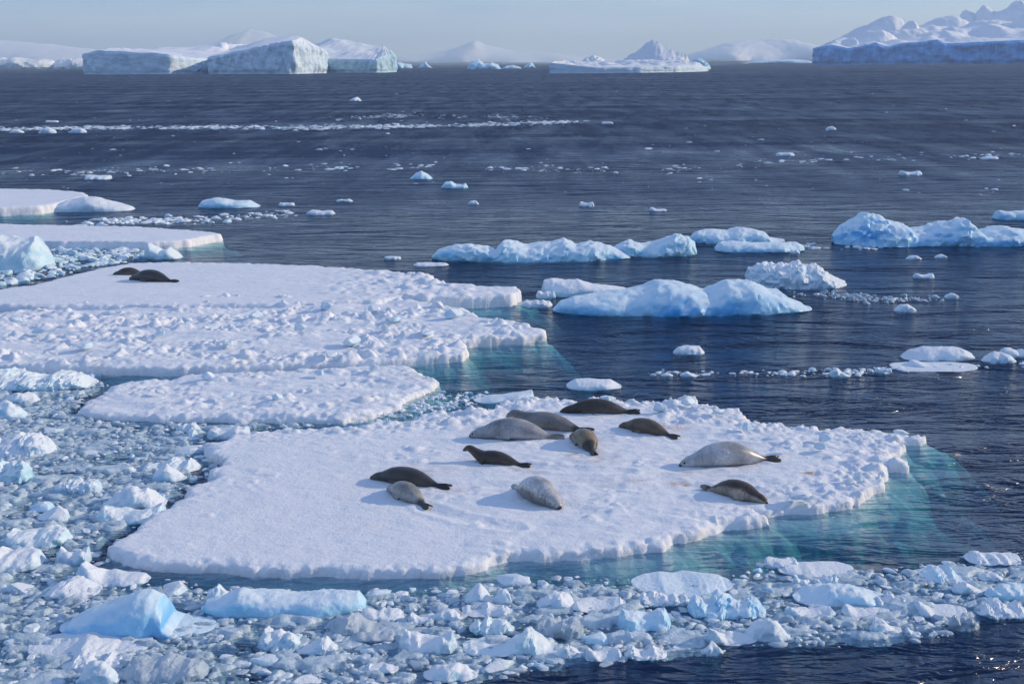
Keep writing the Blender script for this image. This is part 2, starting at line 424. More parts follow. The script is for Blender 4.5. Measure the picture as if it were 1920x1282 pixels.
FLOES = []
def floe(label, px, res, relief, shelf, seed, zt=ZT, jag=.16, jf=1.1, lip=.08, deep=3.0, mat='snow'):
    poly = gp(np.array([p[0] for p in px]), np.array([p[1] for p in px]), zt)[:, :2]
    FLOES.append(poly)
    mg = 4.4
    x0, y0 = poly.min(0) - mg; x1, y1 = poly.max(0) + mg
    xs, ys = np.arange(x0, x1, res), np.arange(y0, y1, res)
    X, Y = np.meshgrid(xs, ys)
    sd = sdist(X, Y, poly)
    keep = sd > -mg
    n1 = fbm(X * jf, Y * jf, 0, seed, 4, .55)
    s = sd + jag * n1
    sh = shelf(X, Y) if callable(shelf) else shelf
    top = zt + relief(X, Y, s, seed)
    wall = ss(-.10, .05, s)
    und = np.maximum(-s, 0)
    d = und / np.maximum(sh * (1 + .9 * fbm(X * .7, Y * .7, 0, seed + 13, 4)), .08)
    und = und * np.clip(1 + .9 * fbm(X * .8, Y * .8, 0, seed + 19, 4), .75, 2.2)
    under = -.06 - .42 * und / np.maximum(sh, .05) * (1 + .3 * fbm(X * .5, Y * .5, 0, seed + 18, 3)) - .34 * und ** 2 + .05 * fbm(X * 1.7, Y * 1.7, 0, seed + 5, 3) * np.minimum(und * 2, 1)
    Z = under + (top - under) * wall
    # the lip leans out over the water, the waterline is washed back
    gy, gx = np.gradient(sd, res)
    gl = np.hypot(gx, gy) + 1e-6
    lean = lip * ss(-.1, .3, Z) * (1 - ss(.0, .5, s)) * (1 + .5 * noise(X * 1.1, Y * 2.3, 0, seed + 9))
    XX, YY = X - gx / gl * lean, Y - gy / gl * lean
    cr = (1 - ss(.1, .45, np.abs(s))) * .05
    XX = XX + cr * fbm(X * 5, Y * 5, Z * 9, seed + 14, 3); YY = YY + cr * fbm(X * 5, Y * 5, Z * 9, seed + 15, 3)
    Z = Z + cr * .6 * fbm(X * 6, Y * 6, 0, seed + 16, 2)
    V = np.stack([XX, YY, Z], -1).reshape(-1, 3)
    Fc = grid_faces(len(ys), len(xs))
    zq = Z.reshape(-1)[Fc]; sq = s.reshape(-1)[Fc]
    ok = (zq.max(1) > -6.5) & (sq.max(1) > -4.2)
    up = ok & (sq.max(1) > -.06)
    dn = ok & ~up
    org = Vector((poly[:, 0].mean(), poly[:, 1].mean(), 0))
    e = link('ice_floe', None, loc=org)
    tag(e, label, 'ice floe')
    V = V - np.array(org)
    v, f = compact(V, Fc[up]); me = mesh_from('snow_deck', v, f, M[mat]); link('snow_deck', me, e)
    if seed == 21:
        st = np.zeros(len(v)); wx, wy = v[:, 0] + org.x, v[:, 1] + org.y
        for pq, r_, k_ in STAINS:
            c_ = gp(float(pq[0]), float(pq[1]), ZT)
            st += k_ * np.exp(-(((wx - c_[0]) / (1.5 * r_)) ** 2 + ((wy - c_[1]) / r_) ** 2)) * np.clip(.45 + 1.6 * fbm(wx * 3, wy * 3, 0, 99, 4), 0, 1.4)
        a_ = me.attributes.new('stain', 'FLOAT', 'POINT'); a_.data.foreach_set('value', np.clip(st, 0, 1).astype(np.float32))
    if dn.any():
        v, f = compact(V, Fc[dn]); o = link('submerged_foot', mesh_from('submerged_foot', v, f, M['foot']), e)
    return e

TRAILS = [((839,914),(900,908),(985,912)), ((803,951),(860,970),(960,990)), ((1455,862),(1530,856),(1610,862)), ((1268,820),(1340,818),(1430,826)),
          ((990,873),(1060,882),(1170,884)), ((1194,773),(1240,772),(1290,778)), ((1319,914),(1270,905),(1200,915))]
STAINS = [((790,882),.5,.5), ((1092,852),.28,.9), ((1120,862),.35,.5), ((1275,906),.16,1.2), ((1516,888),.14,.9), ((1240,800),.5,.45), ((1180,905),.4,.35), ((990,880),.35,.5), ((845,918),.3,.5), ((1300,884),.6,.3)]
def rel_main(X, Y, s, seed):
    # rubble rims on the far and open-water sides, smooth drift at the near tip
    q = gp(np.array([700., 1500.]), np.array([1000., 800.]), ZT)
    far = ss(34.5, 39.5, Y); rt = ss(2.0, 6.5, X)
    w_rim = np.clip(np.maximum(far, rt), 0, 1)
    rim = (1 - ss(.2, 2.6, s)) * w_rim
    mid = ss(-6, 3, X + (Y - 32) * .5)
    L1 = np.maximum(lumps(X, Y, .62, seed, .5, 3.2, 1.0, 3.), -.05); L2 = np.maximum(lumps(X, Y, .27, seed + 3, .6, 3.0, 1.0, 3.), -.05)
    h = rim * (.13 * L1 * (.4 + .6 * far) + .07 * L2 + .04 * fbm(X * 2, Y * 2, 0, seed + 1) + .04 * fbm(X * 5.5, Y * 5.5, 0, seed + 11, 3))
    patch = ss(.05, .45, fbm(X * .35, Y * .5, 0, seed + 2, 3)) * (.35 + .65 * mid)
    h = h + patch * (.09 * np.maximum(lumps(X, Y, .5, seed + 4, .6), 0) + .05 * np.maximum(lumps(X, Y, .22, seed + 5, .5), 0))
    sm = seal_mask(X, Y)
    h = h * (.1 + .9 * sm) - .015 * (1 - sm)
    h = h + (.012 + .03 * mid) * fbm(X * 1.2, Y * 1.9, 0, seed + 6, 4) + .03 * noise(X * .25, Y * .25, 0, seed)
    for tr in TRAILS:
        q = gp(np.array([p[0] for p in tr]), np.array([p[1] for p in tr]), ZT)
        dd = np.minimum(seg_dist(X, Y, q[0][:2], q[1][:2]), seg_dist(X, Y, q[1][:2], q[2][:2])) + .08 * noise(X * 3, Y * 3, 0, seed + 21)
        h = h - .035 * np.exp(-(dd / .2) ** 2) + .022 * np.exp(-((dd - .36) / .1) ** 2)
    edge = (1 - ss(0, .5, s)) * (.5 + .5 * mid)
    h = h + edge * .06 * fbm(X * 3.5, Y * 3.5, 0, seed + 7, 3) - .05 * (1 - ss(0, .22, s)) - .07 * ss(6, 14, X) * (1 - ss(.3, 4, s))
    return h

main_px = [(201,1021),(218,1031),(236,1037),(251,1046),(296,1050),(350,1052),(420,1055),(480,1060),(543,1066),(600,1062),(696,1066),(776,1062),
 (832,1058),(915,1050),(922,1040),(960,1034),(1020,1032),(1073,1028),(1150,1024),(1234,1013),(1256,1002),(1284,1000),(1312,988),(1352,975),
 (1432,966),(1420,955),(1440,952),(1472,945),(1540,942),(1575,937),(1592,934),(1620,920),(1635,910),(1648,904),(1642,897),(1657,887),(1659,874),
 (1665,868),(1692,867),(1690,859),(1668,851),(1686,842),(1690,829),(1670,821),(1722,819),(1732,813),(1700,808),(1665,804),(1600,802),(1540,801),
 (1485,796),(1428,790),(1399,778),(1365,764),(1319,758),(1293,747),(1261,752),(1220,753),(1180,752),(1139,746),(1092,750),(1042,747),(999,746),
 (937,753),(926,763),(861,768),(817,771),(770,783),(744,787),(710,790),(690,798),(645,800),(560,804),(490,806),(440,812),(420,824),(386,829),
 (391,850),(420,858),(424,866),(394,880),(408,893),(362,910),(350,931),(330,937),(310,952),(280,970),(247,998),(222,1012)]
def shelf_main(X, Y):
    return .36 + 1.1 * ss(35.5, 31, Y) * ss(.5, 4, X) * (1 - .7 * ss(5, 9, X)) + .10 * ss(1.5, 7, X) + .3 * ss(-8, 0, X)
floe('broad snow-covered ice floe carrying eleven resting seals', main_px, .05, rel_main, shelf_main, 21)

def rel_rubble(amp, cell):
    def f(X, Y, s, seed):
        L1 = np.maximum(lumps(X, Y, cell, seed, .5, 3.0, 1.0, 3.), -.08); L2 = np.maximum(lumps(X, Y, cell * .48, seed + 3, .55, 3.0, 1.0, 3.), -.08)
        L0 = np.maximum(lumps(X, Y, cell * 2.1, seed + 8, .3, 2.4, .9, 3.), 0)
        pat = .06 + .94 * np.clip(ss(.32, .85, ridged(X * .22, Y * .34, 0, seed + 2, 3)) + .5 * ss(.1, .5, fbm(X * .5, Y * .5, 0, seed + 4, 3)), 0, 1)
        h = pat * amp * (.9 * L1 + .5 * L2 + .5 * L0) + .10 * fbm(X * .5, Y * .8, 0, seed, 4) + amp * .3 * pat * fbm(X * 4.5, Y * 4.5, 0, seed + 12, 3)
        return h * ss(-.1, .3, s) - .06 * (1 - ss(0, .25, s))
    return f
floe('low rough ice floe in the turquoise channel behind the main seal floe',
     [(150,765),(165,750),(185,738),(215,722),(232,714),(330,708),(382,697),(480,697),(600,690),(680,683),(740,683),(776,688),(790,700),(818,712),(808,724),
      (786,732),(752,742),(742,757),(690,775),(640,783),(545,781),(400,781),(280,778),(200,776)], .05, rel_rubble(.10, .6), .5, 33, .18)
floe('long jumbled ice floe covered in snow rubble, its tongue reaching open water',
     [(-190,592),(0,584),(130,575),(200,566),(270,562),(400,560),(560,554),(680,552),(790,564),(870,578),(898,592),(985,606),(1015,616),(1022,622),
      (960,628),(900,632),(862,636),(872,652),(868,660),(800,665),(700,672),(540,680),(420,684),(300,686),(150,682),(0,680),(-190,676)],
     .055, rel_rubble(.22, .85), .42, 45, .34)
def rel_smooth(X, Y, s, seed):
    tip = ss(4.5, 0, Y * 0 + np.abs(X + 3) ) 
    e = gp(np.array([800.]), np.array([540.]), ZT)[0]
    tip = 1 - ss(1.5, 6, np.hypot((X - e[0]), (Y - e[1]) * .7))
    h = .02 * fbm(X * .6, Y * 1.5, 0, seed, 4) + tip * (.16 * np.maximum(lumps(X, Y, .8, seed, .6), 0) + .09 * np.maximum(lumps(X, Y, .4, seed + 1, .6), 0))
    return h - .05 * (1 - ss(0, .3, s)) + .06 * (1 - ss(0, .5, s)) * fbm(X * 2.5, Y * 2.5, 0, seed + 7, 3)
floe('smooth flat ice floe with two seals lying side by side',
     [(-190,575),(-190,560),(0,541),(67,532),(143,513),(200,500),(243,492),(333,491),(467,493),(560,496),(640,500),(764,511),(812,516),(800,522),(833,531),(905,535),(969,536),
      (972,546),(955,552),(865,556),(790,556),(756,553),(700,562),(560,567),(300,571),(90,572),(0,570)], .08, rel_smooth, .9, 57, .5)
floe('narrow smooth ice floe tapering to a point behind the turquoise hummock',
     [(-190,447),(-190,425),(0,419),(60,421),(250,424),(330,429),(395,434),(412,437),(350,449),(275,454),(200,452),(100,452),(0,450)], .11, rel_smooth, .5, 63, .45)
floe('far smooth ice floe with a straight crisp front edge',
     [(-190,389),(-190,366),(-60,354),(0,353),(90,355),(150,359),(166,366),(130,374),(100,382),(75,385),(0,389)], .14, rel_smooth, .8, 71, .6)

# ------------------------------------------------------------------ single pieces of floating ice
def loaf(name, label, sil, base, depth, mat='growler', seed=1, nu=None, nv=34, rough=.10, foot=.5, cat='growler', group=None, freq=1.0, pow_=.8, kind=None, parent=None, sharp=.5, ridge=.25, base_z=0.0):
    """ice mass under a ridge line given as photo pixels, rounded to its real thickness and running on under water"""
    sil = np.array(sil, float)
    Yf = gp(np.array([(sil[0, 0] + sil[-1, 0]) / 2]), np.array([float(base)]), base_z)[0][1]
    Yc = Yf + depth * .5
    wpx = sil[-1, 0] - sil[0, 0]
    nu = nu or int(np.clip(wpx * .45, 26, 150))
    u = (1 - np.cos(np.linspace(0, math.pi, nu))) / 2 * .5 + np.linspace(0, 1, nu) * .5
    px = sil[0, 0] + u * wpx
    py = np.interp(px, sil[:, 0], sil[:, 1])
    P = pt(px, py, Yc)
    Hh = np.maximum(P[:, 2] - base_z, .03)
    k = np.clip(np.minimum(u, 1 - u) / .34, 0, 1)
    w = depth / 2 * (.10 + .90 * np.sqrt(1 - (1 - k) ** 2)) * (1 + .25 * noise(u * 5, seed * .7, 0, seed))
    Hm = Hh.max()
    ph = np.linspace(-.75, math.pi + .75, nv)
    c, s = np.cos(ph)[None, :], np.sin(ph)[None, :]
    sp_ = np.sign(s) * np.abs(s) ** pow_
    rid = (ridge * depth * noise(u * 3.1, 3.7, 0, seed + 2))[:, None]
    X = P[:, 0][:, None] + 0 * s
    Yy = Yc + rid * np.maximum(s, 0) - w[:, None] * np.sign(c) * np.abs(c) ** .9 * (1 - .45 * np.maximum(-s, 0))
    Z = np.where(s > 0, Hh[:, None] * sp_, s * foot * .5 * (1 + .6 * noise(u * 6, seed * .3, 0, seed + 77))[:, None])
    cx, cz = P[:, 0].mean(), 0
    # carve: crisp creases plus fine crumble
    sc_ = freq / max(Hm, .12)
    q = (X * sc_ * .8, Yy * sc_ * .8, Z * sc_)
    b1 = ridged(*q, seed=seed, o=3); b2 = fbm(q[0] * 2.2, q[1] * 2.2, q[2] * 2.2, seed + 31, 3)
    damp = np.clip(Hh / Hm, .25, 1)[:, None]
    amp = rough * Hm * damp
    dv = amp * (sharp * b1 + b2)
    Z = Z + dv * np.maximum(s, 0) * .9
    Yy = Yy - dv * c * 1.3
    X = X + amp * .9 * fbm(q[0] * 1.3, q[1] * 1.3, q[2] * 1.3, seed + 51, 2)
    X = cx + (X - cx) * (1 - .30 * np.maximum(-s, 0))
    org = np.array([cx, Yc, base_z])
    V = np.stack([X, Yy, Z + base_z], -1).reshape(-1, 3) - org
    Fc = grid_faces(nu, nv)
    # end caps
    n = len(V)
    V = np.vstack([V, V[:nv].mean(0), V[-nv:].mean(0)])
    a = np.arange(nv - 1)
    e1 = np.stack([np.full(nv - 1, n), a, a + 1, a + 1], -1)
    b0 = (nu - 1) * nv
    e2 = np.stack([np.full(nv - 1, n + 1), b0 + a + 1, b0 + a, b0 + a], -1)
    tri = np.vstack([Fc[:, [0, 1, 2]], Fc[:, [0, 2, 3]], e1[:, :3], e2[:, :3]])[:, ::-1]
    me = mesh_from(name, V, tri, M[mat]); me.set_sharp_from_angle(angle=math.radians(38))
    o = link(name, me, parent, org if not parent else org - np.array(parent.location))
    if not parent: tag(o, label, cat, group, kind)
    return o

def auto_sil(x0, x1, yt, yb, seed, style):
    r = random.Random(seed * 13 + 5)
    n = 11; w = x1 - x0; h = yb - yt
    out = []
    pk = r.uniform(.3, .7)
    for i in range(n):
        u = i / (n - 1)
        if style == 'slab': v = .72 + .28 * r.random()
        elif style == 'dome': v = (1 - abs(2 * u - 1) ** 2.2) * (.85 + .15 * r.random())
        elif style == 'peak': v = max(0, 1 - abs(u - pk) / (.75 if (u < pk) else .55)) * (.8 + .2 * r.random())
        elif style == 'saddle': v = .45 + .5 * abs(2 * u - 1) ** 1.5 * r.uniform(.6, 1)
        elif style == 'horn': v = .35 + .65 * max(0, 1 - abs(u - (.12 if pk < .5 else .88)) / .25) + .1 * r.random()
        else: v = .45 + .55 * r.random()
        if i in (0, n - 1): v *= .25
        out.append((x0 + u * w, v))
    mx = max(v for _, v in out)
    return [(x, yb - h * .25 - h * .75 * v / mx) for x, v in out]

# large growlers on open water, ridge lines read from the photograph
loaf('growler', 'long blue two-humped growler with a deep blue hollow at its waterline',
     [(1036,580),(1050,565),(1075,556),(1120,552),(1165,546),(1210,540),(1230,531),(1255,530),(1290,536),(1325,546),(1345,536),(1362,528),(1385,529),(1405,527),(1425,536),(1440,543),(1460,546),(1480,560),(1505,570),(1520,585)],
     593, 3.4, 'blue', 3, 190, 54, .085, 1.2, freq=1.3)
loaf('growler', 'snow-topped grey white growler tucked behind the long blue one',
     [(1014,545),(1020,526),(1035,524),(1060,527),(1085,525),(1110,532),(1140,536),(1170,541),(1190,548)], 556, 2.2, 'white', 5, 90, 34, .07, .7)
loaf('growler', 'long low growler of pale crumbly ice with a notch in its ridge',
     [(810,480),(822,468),(850,460),(885,457),(915,462),(930,470),(934,462),(945,452),(965,454),(990,462),(1010,458),(1030,456),(1060,450),(1080,460),(1110,454),(1140,460),(1165,470),(1182,482)],
     491, 3.0, 'growler', 7, 150, 40, .13, .9, freq=1.5)
loaf('growler', 'saddle-backed growler rising to a block, joined to the end of the long crumbly one',
     [(1140,476),(1155,458),(1178,450),(1200,457),(1225,456),(1245,448),(1265,440),(1290,445),(1302,455),(1306,470)], 482, 2.4, 'growler', 9, 90, 36, .12, .8, freq=1.6)
loaf('growler', 'rounded pale blue growler farther out above the low slab',
     [(1292,446),(1305,434),(1335,431),(1365,434),(1385,428),(1410,430),(1435,436),(1442,446),(1470,452)], 457, 3.0, 'growler', 11, 90, 34, .11, .8, freq=1.6)
loaf('growler', 'low blue slab growler floating just in front of the rounded pale blue one',
     [(1340,465),(1350,455),(1375,453),(1420,456),(1460,455),(1495,455),(1508,462)], 474, 2.2, 'growler', 13, 80, 30, .1, .6)
loaf('growler', 'big blue growler with a tall hump, a bright blue hollow and a low lumpy tail',
     [(1562,443),(1580,425),(1600,415),(1625,404),(1645,405),(1670,416),(1695,421),(1705,430),(1735,428),(1760,418),(1790,414),(1805,409),(1822,424),(1830,436),(1860,430),(1880,425),(1910,430),(1960,428),(1990,440)],
     463, 4.2, 'blue', 15, 170, 50, .14, 1.2, freq=1.8)
loaf('growler', 'small growler half out of frame beyond the big blue one',
     [(1862,408),(1872,395),(1890,397),(1925,395),(1960,400),(1985,410)], 413, 2.0, 'growler', 17, 50, 28, .1, .5)
loaf('growler', 'ragged mound of crumbled white ice with small spikes along its top',
     [(1398,518),(1405,506),(1430,495),(1460,497),(1490,495),(1496,492),(1510,499),(1530,497),(1545,510),(1560,518),(1585,528)], 542, 2.8, 'white', 19, 110, 40, .17, .8, freq=2.0)
loaf('growler', 'domed white growler floating beside thin ice pans, well clear of the floes',
     [(1690,672),(1710,660),(1735,653),(1770,651),(1800,652),(1818,660),(1826,672)], 678, 1.4, 'white', 23, 70, 30, .08, .5)
loaf('growler', 'small flat-topped growler just off the far rim of the seal floe',
     [(1062,722),(1080,713),(1110,712),(1145,713),(1165,725)], 732, 1.1, 'white', 25, 60, 30, .08, .5)
loaf('growler', 'tilted smooth ice slab leaning against the far rim of the seal floe',
     [(888,752),(920,743),(960,738),(998,732),(1002,744)], 757, 1.0, 'teal', 27, 60, 28, .05, .5)
loaf('growler', 'little loaf-shaped growler alone on the dark water',
     [(1262,660),(1272,650),(1290,648),(1312,650),(1321,660)], 666, .7, 'white', 29, 40, 24, .08, .3)
loaf('growler', 'blue white growler with a rounded hump and a sloping tail, beyond the smooth floes',
     [(372,386),(380,376),(405,371),(425,373),(440,377),(465,376),(488,388)], 391, 2.6, 'growler', 31, 70, 30, .09, .8)
loaf('growler', 'flat oblong ice slab drifting alone above the far smooth floe',
     [(160,334),(163,328),(185,329),(206,329),(208,335)], 338, 2.6, 'white', 33, 40, 22, .06, .7)
loaf('growler', 'small peaked growler, the upper of a pair on the middle water',
     [(769,334),(780,325),(790,321),(802,327),(811,334)], 337, 2.0, 'growler', 35, 40, 24, .1, .7)
loaf('growler', 'small knobbly growler, the lower of a pair on the middle water',
     [(827,351),(835,342),(846,340),(855,346),(868,346),(873,343),(878,352)], 354, 1.8, 'growler', 37, 40, 24, .12, .6)
loaf('growler', 'snowy ridged ice mound against the tip of the far smooth floe',
     [(78,392),(100,384),(130,375),(160,369),(185,371),(215,380),(245,388),(252,394)], 398, 3.2, 'white', 39, 80, 32, .1, .9)
loaf('growler', 'turquoise ice hummock standing at the edge between two smooth floes',
     [(-70,470),(-30,446),(0,444),(25,447),(45,447),(68,446),(78,460),(90,478),(98,494)], 508, 3.2, 'teal', 41, 90, 40, .1, .9, freq=1.2)
loaf('growler', 'small pure white growler far out near the icebergs',
     [(656,188),(663,184),(670,182),(678,189)], 190, 5, 'white', 43, 26, 18, .1, 1)
loaf('growler', 'two-horned ice lump at the end of the rubble beside the smooth floe',
     [(272,470),(280,456),(292,462),(305,470),(318,464),(326,470),(342,484)], 487, 1.6, 'teal', 45, 50, 30, .12, .6)

# front brash field: the pieces that stand out
loaf('growler', 'large blue wave-shaped growler with a curling crest amid the brash',
     [(115,1185),(135,1160),(160,1148),(195,1135),(225,1125),(255,1114),(280,1111),(300,1118),(312,1135),(318,1155),(335,1168),(362,1168),(385,1172),(405,1184)],
     1197, 1.15, 'blue', 47, 170, 56, .06, .6, freq=1.3, ridge=.12)
loaf('growler', 'pale blue ice block with a lump of crusted snow on its shoulder',
     [(378,1145),(388,1125),(420,1118),(450,1105),(500,1112),(560,1115),(610,1112),(650,1110),(672,1112),(687,1126)], 1158, 1.0, 'growler', 49, 120, 40, .08, .5)
A = [ # x0, x1, ytop, ybase, style, material, label
 (385,448,1096,1140,'lump','white','lump of crusted snow sitting at one end of the pale blue block'),
 (545,590,1108,1134,'dome','white','rounded bright ice boulder in front of the pale blue block'),
 (56,282,1192,1243,'peak','white','long ice piece with a raised twisted tip below the wave-shaped growler'),
 (225,392,1238,1284,'slab','clear','clear glassy ice slab sparkling at the bottom frame edge'),
 (145,225,1240,1290,'dome','white','smooth domed ice piece cut off by the bottom frame edge'),
 (120,236,1232,1262,'lump','white','crumbly white ice heap under the twisted-tip piece'),
 (140,282,1053,1104,'horn','white','scooped ice piece with an upright fin close to the floe tip'),
 (8,134,993,1030,'slab','teal','smooth blue slab of ice with an upturned end near the floe tip'),
 (106,170,1027,1060,'saddle','white','little saddle-shaped ice piece with two horns'),
 (-60,82,1029,1076,'slab','white','flat snowy pan with a rough top, cut off by the frame side'),
 (80,190,1088,1125,'dome','white','rounded ice mound midway between the flat snowy pan and the blue wave'),
 (195,313,912,958,'dome','white','plump snow-covered mound beside the ragged side of the seal floe'),
 (180,312,948,985,'saddle','teal','wet turquoise ice block just below the plump snow mound'),
 (104,190,898,930,'lump','white','knobbly white ice heap beyond the plump snow mound'),
 (266,376,862,888,'lump','teal','pale turquoise lumpy ice in the notch of the seal floe'),
 (285,350,872,906,'peak','white','pointed ice piece touching the notch of the seal floe'),
 (-40,60,868,910,'lump','teal','turquoise white lumpy block cut off by the frame side'),
 (-60,105,812,862,'lump','white','low snowy pan with a rubble crest cut off by the frame side'),
 (-60,182,697,738,'lump','teal','long turquoise ice heap lying below the jumbled floe'),
 (-40,52,755,790,'dome','teal','smooth turquoise dome at the frame side below the long heap'),
 (5,75,736,758,'dome','white','tilted bright ice block between turquoise heap and dome'),
 (330,375,793,812,'lump','white','small white ice block near the rough low floe'),
 (388,470,800,826,'slab','white','snowy slab lying along the upper corner of the seal floe'),
 (620,738,1152,1196,'peak','clear','translucent grey ice wedge leaning beside a sunken pan'),
 (660,745,1186,1206,'slab','clear','thin grey sunken pan below the translucent wedge'),
 (484,566,1182,1224,'lump','white','crusty white ice ball with a pitted skin'),
 (556,636,1194,1230,'peak','white','smooth ice wedge sloping down beside the crusty ball'),
 (640,680,1133,1152,'dome','white','small wedge of ice in the dark pool before the floe'),
 (672,758,1144,1166,'slab','white','long smooth ice log below the dark pool'),
 (765,815,1150,1170,'horn','white','white ice crescent with two upturned ends'),
 (810,868,1142,1165,'dome','white','low white ice hump next to the crescent'),
 (748,858,1182,1228,'saddle','white','cracked ice block split by a dark notch'),
 (868,1000,1186,1234,'horn','teal','long scooped ice piece with knobs at both ends, near the open water'),
 (960,1052,1180,1232,'peak','teal','upright blue white ice fan beside the scooped piece'),
 (880,965,1158,1192,'lump','teal','wet blue grey ice heap behind the scooped piece'),
 (1000,1095,1158,1200,'slab','clear','broad glassy ice block with a flat upper face'),
 (866,960,1134,1158,'lump','white','pitted white ice bar behind the wet heap'),
 (870,926,1098,1136,'peak','white','twin-humped bright ice block near the turquoise shelf'),
 (925,960,1102,1134,'dome','white','bright ice knob next to the twin-humped block'),
 (1006,1082,1110,1144,'dome','white','boxy white ice block with a shadowed front'),
 (1070,1174,1124,1150,'saddle','white','long rough ice bar beside the boxy block'),
 (1158,1258,1143,1186,'saddle','growler','rounded blue white ice block with a water-worn hole'),
 (1184,1372,1086,1120,'slab','growler','flat pale blue slab with a sculpted edge, upper side of the brash band'),
 (1196,1294,1112,1138,'lump','white','white lumpy bar overlapping the flat pale blue slab'),
 (1290,1436,1116,1164,'lump','growler','broad pale blue lump below the flat slab'),
 (1320,1418,1172,1212,'horn','white','low ice piece with a snowy corner block'),
 (1394,1482,1162,1206,'dome','white','smooth egg-shaped ice block at the lower side of the brash band'),
 (1170,1194,1178,1206,'peak','white','small upright ice cone in the middle of the brash band'),
 (1040,1090,1210,1236,'dome','white','rounded white piece close to the open water'),
 (1096,1168,1216,1242,'saddle','white','leaf-shaped smooth ice piece at the open water edge'),
 (1170,1250,1212,1240,'lump','white','crumbled white ice on the very edge of the open water'),
 (1314,1356,1204,1230,'peak','white','single tilted ice tooth standing at the open water edge'),
 (794,896,1244,1280,'dome','white','snow-capped mound by the dark corner of open water'),
 (686,748,1246,1264,'lump','white','small lumpy ice piece next to the snow-capped mound'),
 (1430,1498,1047,1067,'slab','white','small flat slab floating ahead of the long pointed slab'),
 (1458,1600,1062,1084,'slab','white','long pointed ice slab at the upper edge of the brash band'),
 (1486,1520,1076,1100,'horn','white','square-topped ice tooth under the long pointed slab'),
 (1524,1572,1078,1100,'lump','white','jagged white ice block next to the square-topped tooth'),
 (1486,1664,1098,1140,'dome','growler','large smooth ice wedge with a blue crack'),
 (1472,1566,1136,1162,'saddle','white','wet bowed ice piece below the cracked wedge'),
 (1640,1712,1118,1142,'lump','white','crumbly white ice heap touching the point of the cracked wedge'),
 (1578,1668,1136,1160,'horn','white','curved ice piece with a raised toe'),
 (1712,1812,1130,1160,'horn','white','boomerang ice piece with a sharp white horn'),
 (1724,1822,1064,1094,'lump','growler','lumpy glistening blue white block on the far side of the band'),
 (1808,1912,1038,1062,'lump','white','chain of small white lumps at the far corner of the brash band'),
 (1784,1842,1090,1116,'peak','white','tilted white block with a small chimney on top'),
 (1846,1960,1096,1130,'slab','growler','smooth blue white slab cut off by the frame side'),
 (1828,1930,1130,1162,'lump','white','white knobbed raft at the end of the brash band'),
 (1778,1832,1154,1184,'slab','clear','glassy clear ice plate with a sparkling edge'),
 (1630,1690,1160,1190,'peak','white','bright peaked ice lump in the thin lower brash'),
 (1698,1726,1176,1194,'horn','white','tiny two-horned ice piece in the thin lower brash'),
 (1834,1880,1074,1090,'dome','white','smooth small ice pebble near the cut-off slab'),
]
for i, (x0, x1, yt, yb, st, mt, lb) in enumerate(A):
    D = gp((x0 + x1) / 2., yb, 0.)[1]
    wm = (x1 - x0) / F * D
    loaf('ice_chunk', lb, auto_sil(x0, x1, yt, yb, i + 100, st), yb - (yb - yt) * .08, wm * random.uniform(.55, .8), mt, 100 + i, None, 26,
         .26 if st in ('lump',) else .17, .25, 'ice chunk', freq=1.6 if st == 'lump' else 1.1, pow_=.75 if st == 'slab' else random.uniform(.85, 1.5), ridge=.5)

# small pieces scattered over the open water, each placed by its waterline
B = [(1086,1114,378,388,'saddle','flat little pan of ice with a raised back, upper middle water'),
 (1217,1250,388,397,'horn','tiny pinkish white ice bit with an upturned end'),
 (877,898,376,384,'dome','tiny round ice bit below the knobbly small growler'),
 (522,553,380,387,'slab','thin ice pan just beyond the rounded-hump growler'),
 (574,629,394,404,'slab','long thin snow pan in the loose brash beyond the smooth floe'),
 (630,662,373,379,'lump','row of tiny ice crumbs above the long thin pan'),
 (1684,1728,320,330,'saddle','lone flat growler on the far blue water'),
 (1548,1568,237,244,'dome','lone white dome far out on the water'),
 (1676,1718,570,586,'dome','smooth egg-shaped ice piece in a patch of grey slush'),
 (1771,1798,549,560,'dome','small round-topped ice piece beyond the grey slush'),
 (72,106,239,251,'dome','rounded white growler at the start of the far brash line'),
 (18,45,243,250,'dome','low white growler at the frame side by the far brash line'),
 (130,163,240,250,'dome','pale low growler under the far brash line'),
 (85,110,226,230,'slab','thin white pan just above the far brash line'),
 (1275,1308,696,707,'peak','small heaped ice piece below the lone loaf growler'),
 (1238,1262,699,706,'dome','tiny ice bit next to the small heaped piece'),
 (1555,1595,690,708,'peak','peaked ice bit in the thin brash line beyond the seal floe'),
 (1640,1672,688,700,'lump','white crumb in the thin brash line beyond the seal floe'),
 (1700,1800,676,692,'horn','thin curved ice bar in front of the domed growler'),
 (1670,1830,686,698,'lump','long wet ice bar at the start of the thin brash line'),
 (1840,1905,660,682,'dome','wet grey ice piece near the frame side'),
 (1872,1960,652,672,'lump','white ice mound cut off by the frame side near open water'),
 (1480,1500,418 + 50,476,'lump','tiny white crumb under the low blue slab'),
 (1698,1728,479,487,'dome','small white pan below the big blue growler'),
 (1752,1776,477,484,'dome','smaller white pan below the big blue growler'),
 (1712,1752,512,523,'saddle','small heaped bit on the blue water between growlers'),
 (976,1036,562,577,'slab','pale sunken slab at the nose of the long blue growler'),
 (1005,1042,545,560,'lump','grey white crumb between the two growlers'),
 (775,842,493,500,'slab','thin ice bar floating between smooth floe and crumbly growler'),
 (720,752,480,487,'slab','faint ice pan on the water beyond the smooth floe'),
 (1128,1150,228,233,'slab','thin streak of ice past the end of the far brash line'),
 (1455,1490,286,293,'slab','thin white pan among far small crumbs'),
 (1840,1872,293,299,'slab','narrow white pan on the far blue water near the frame side')]
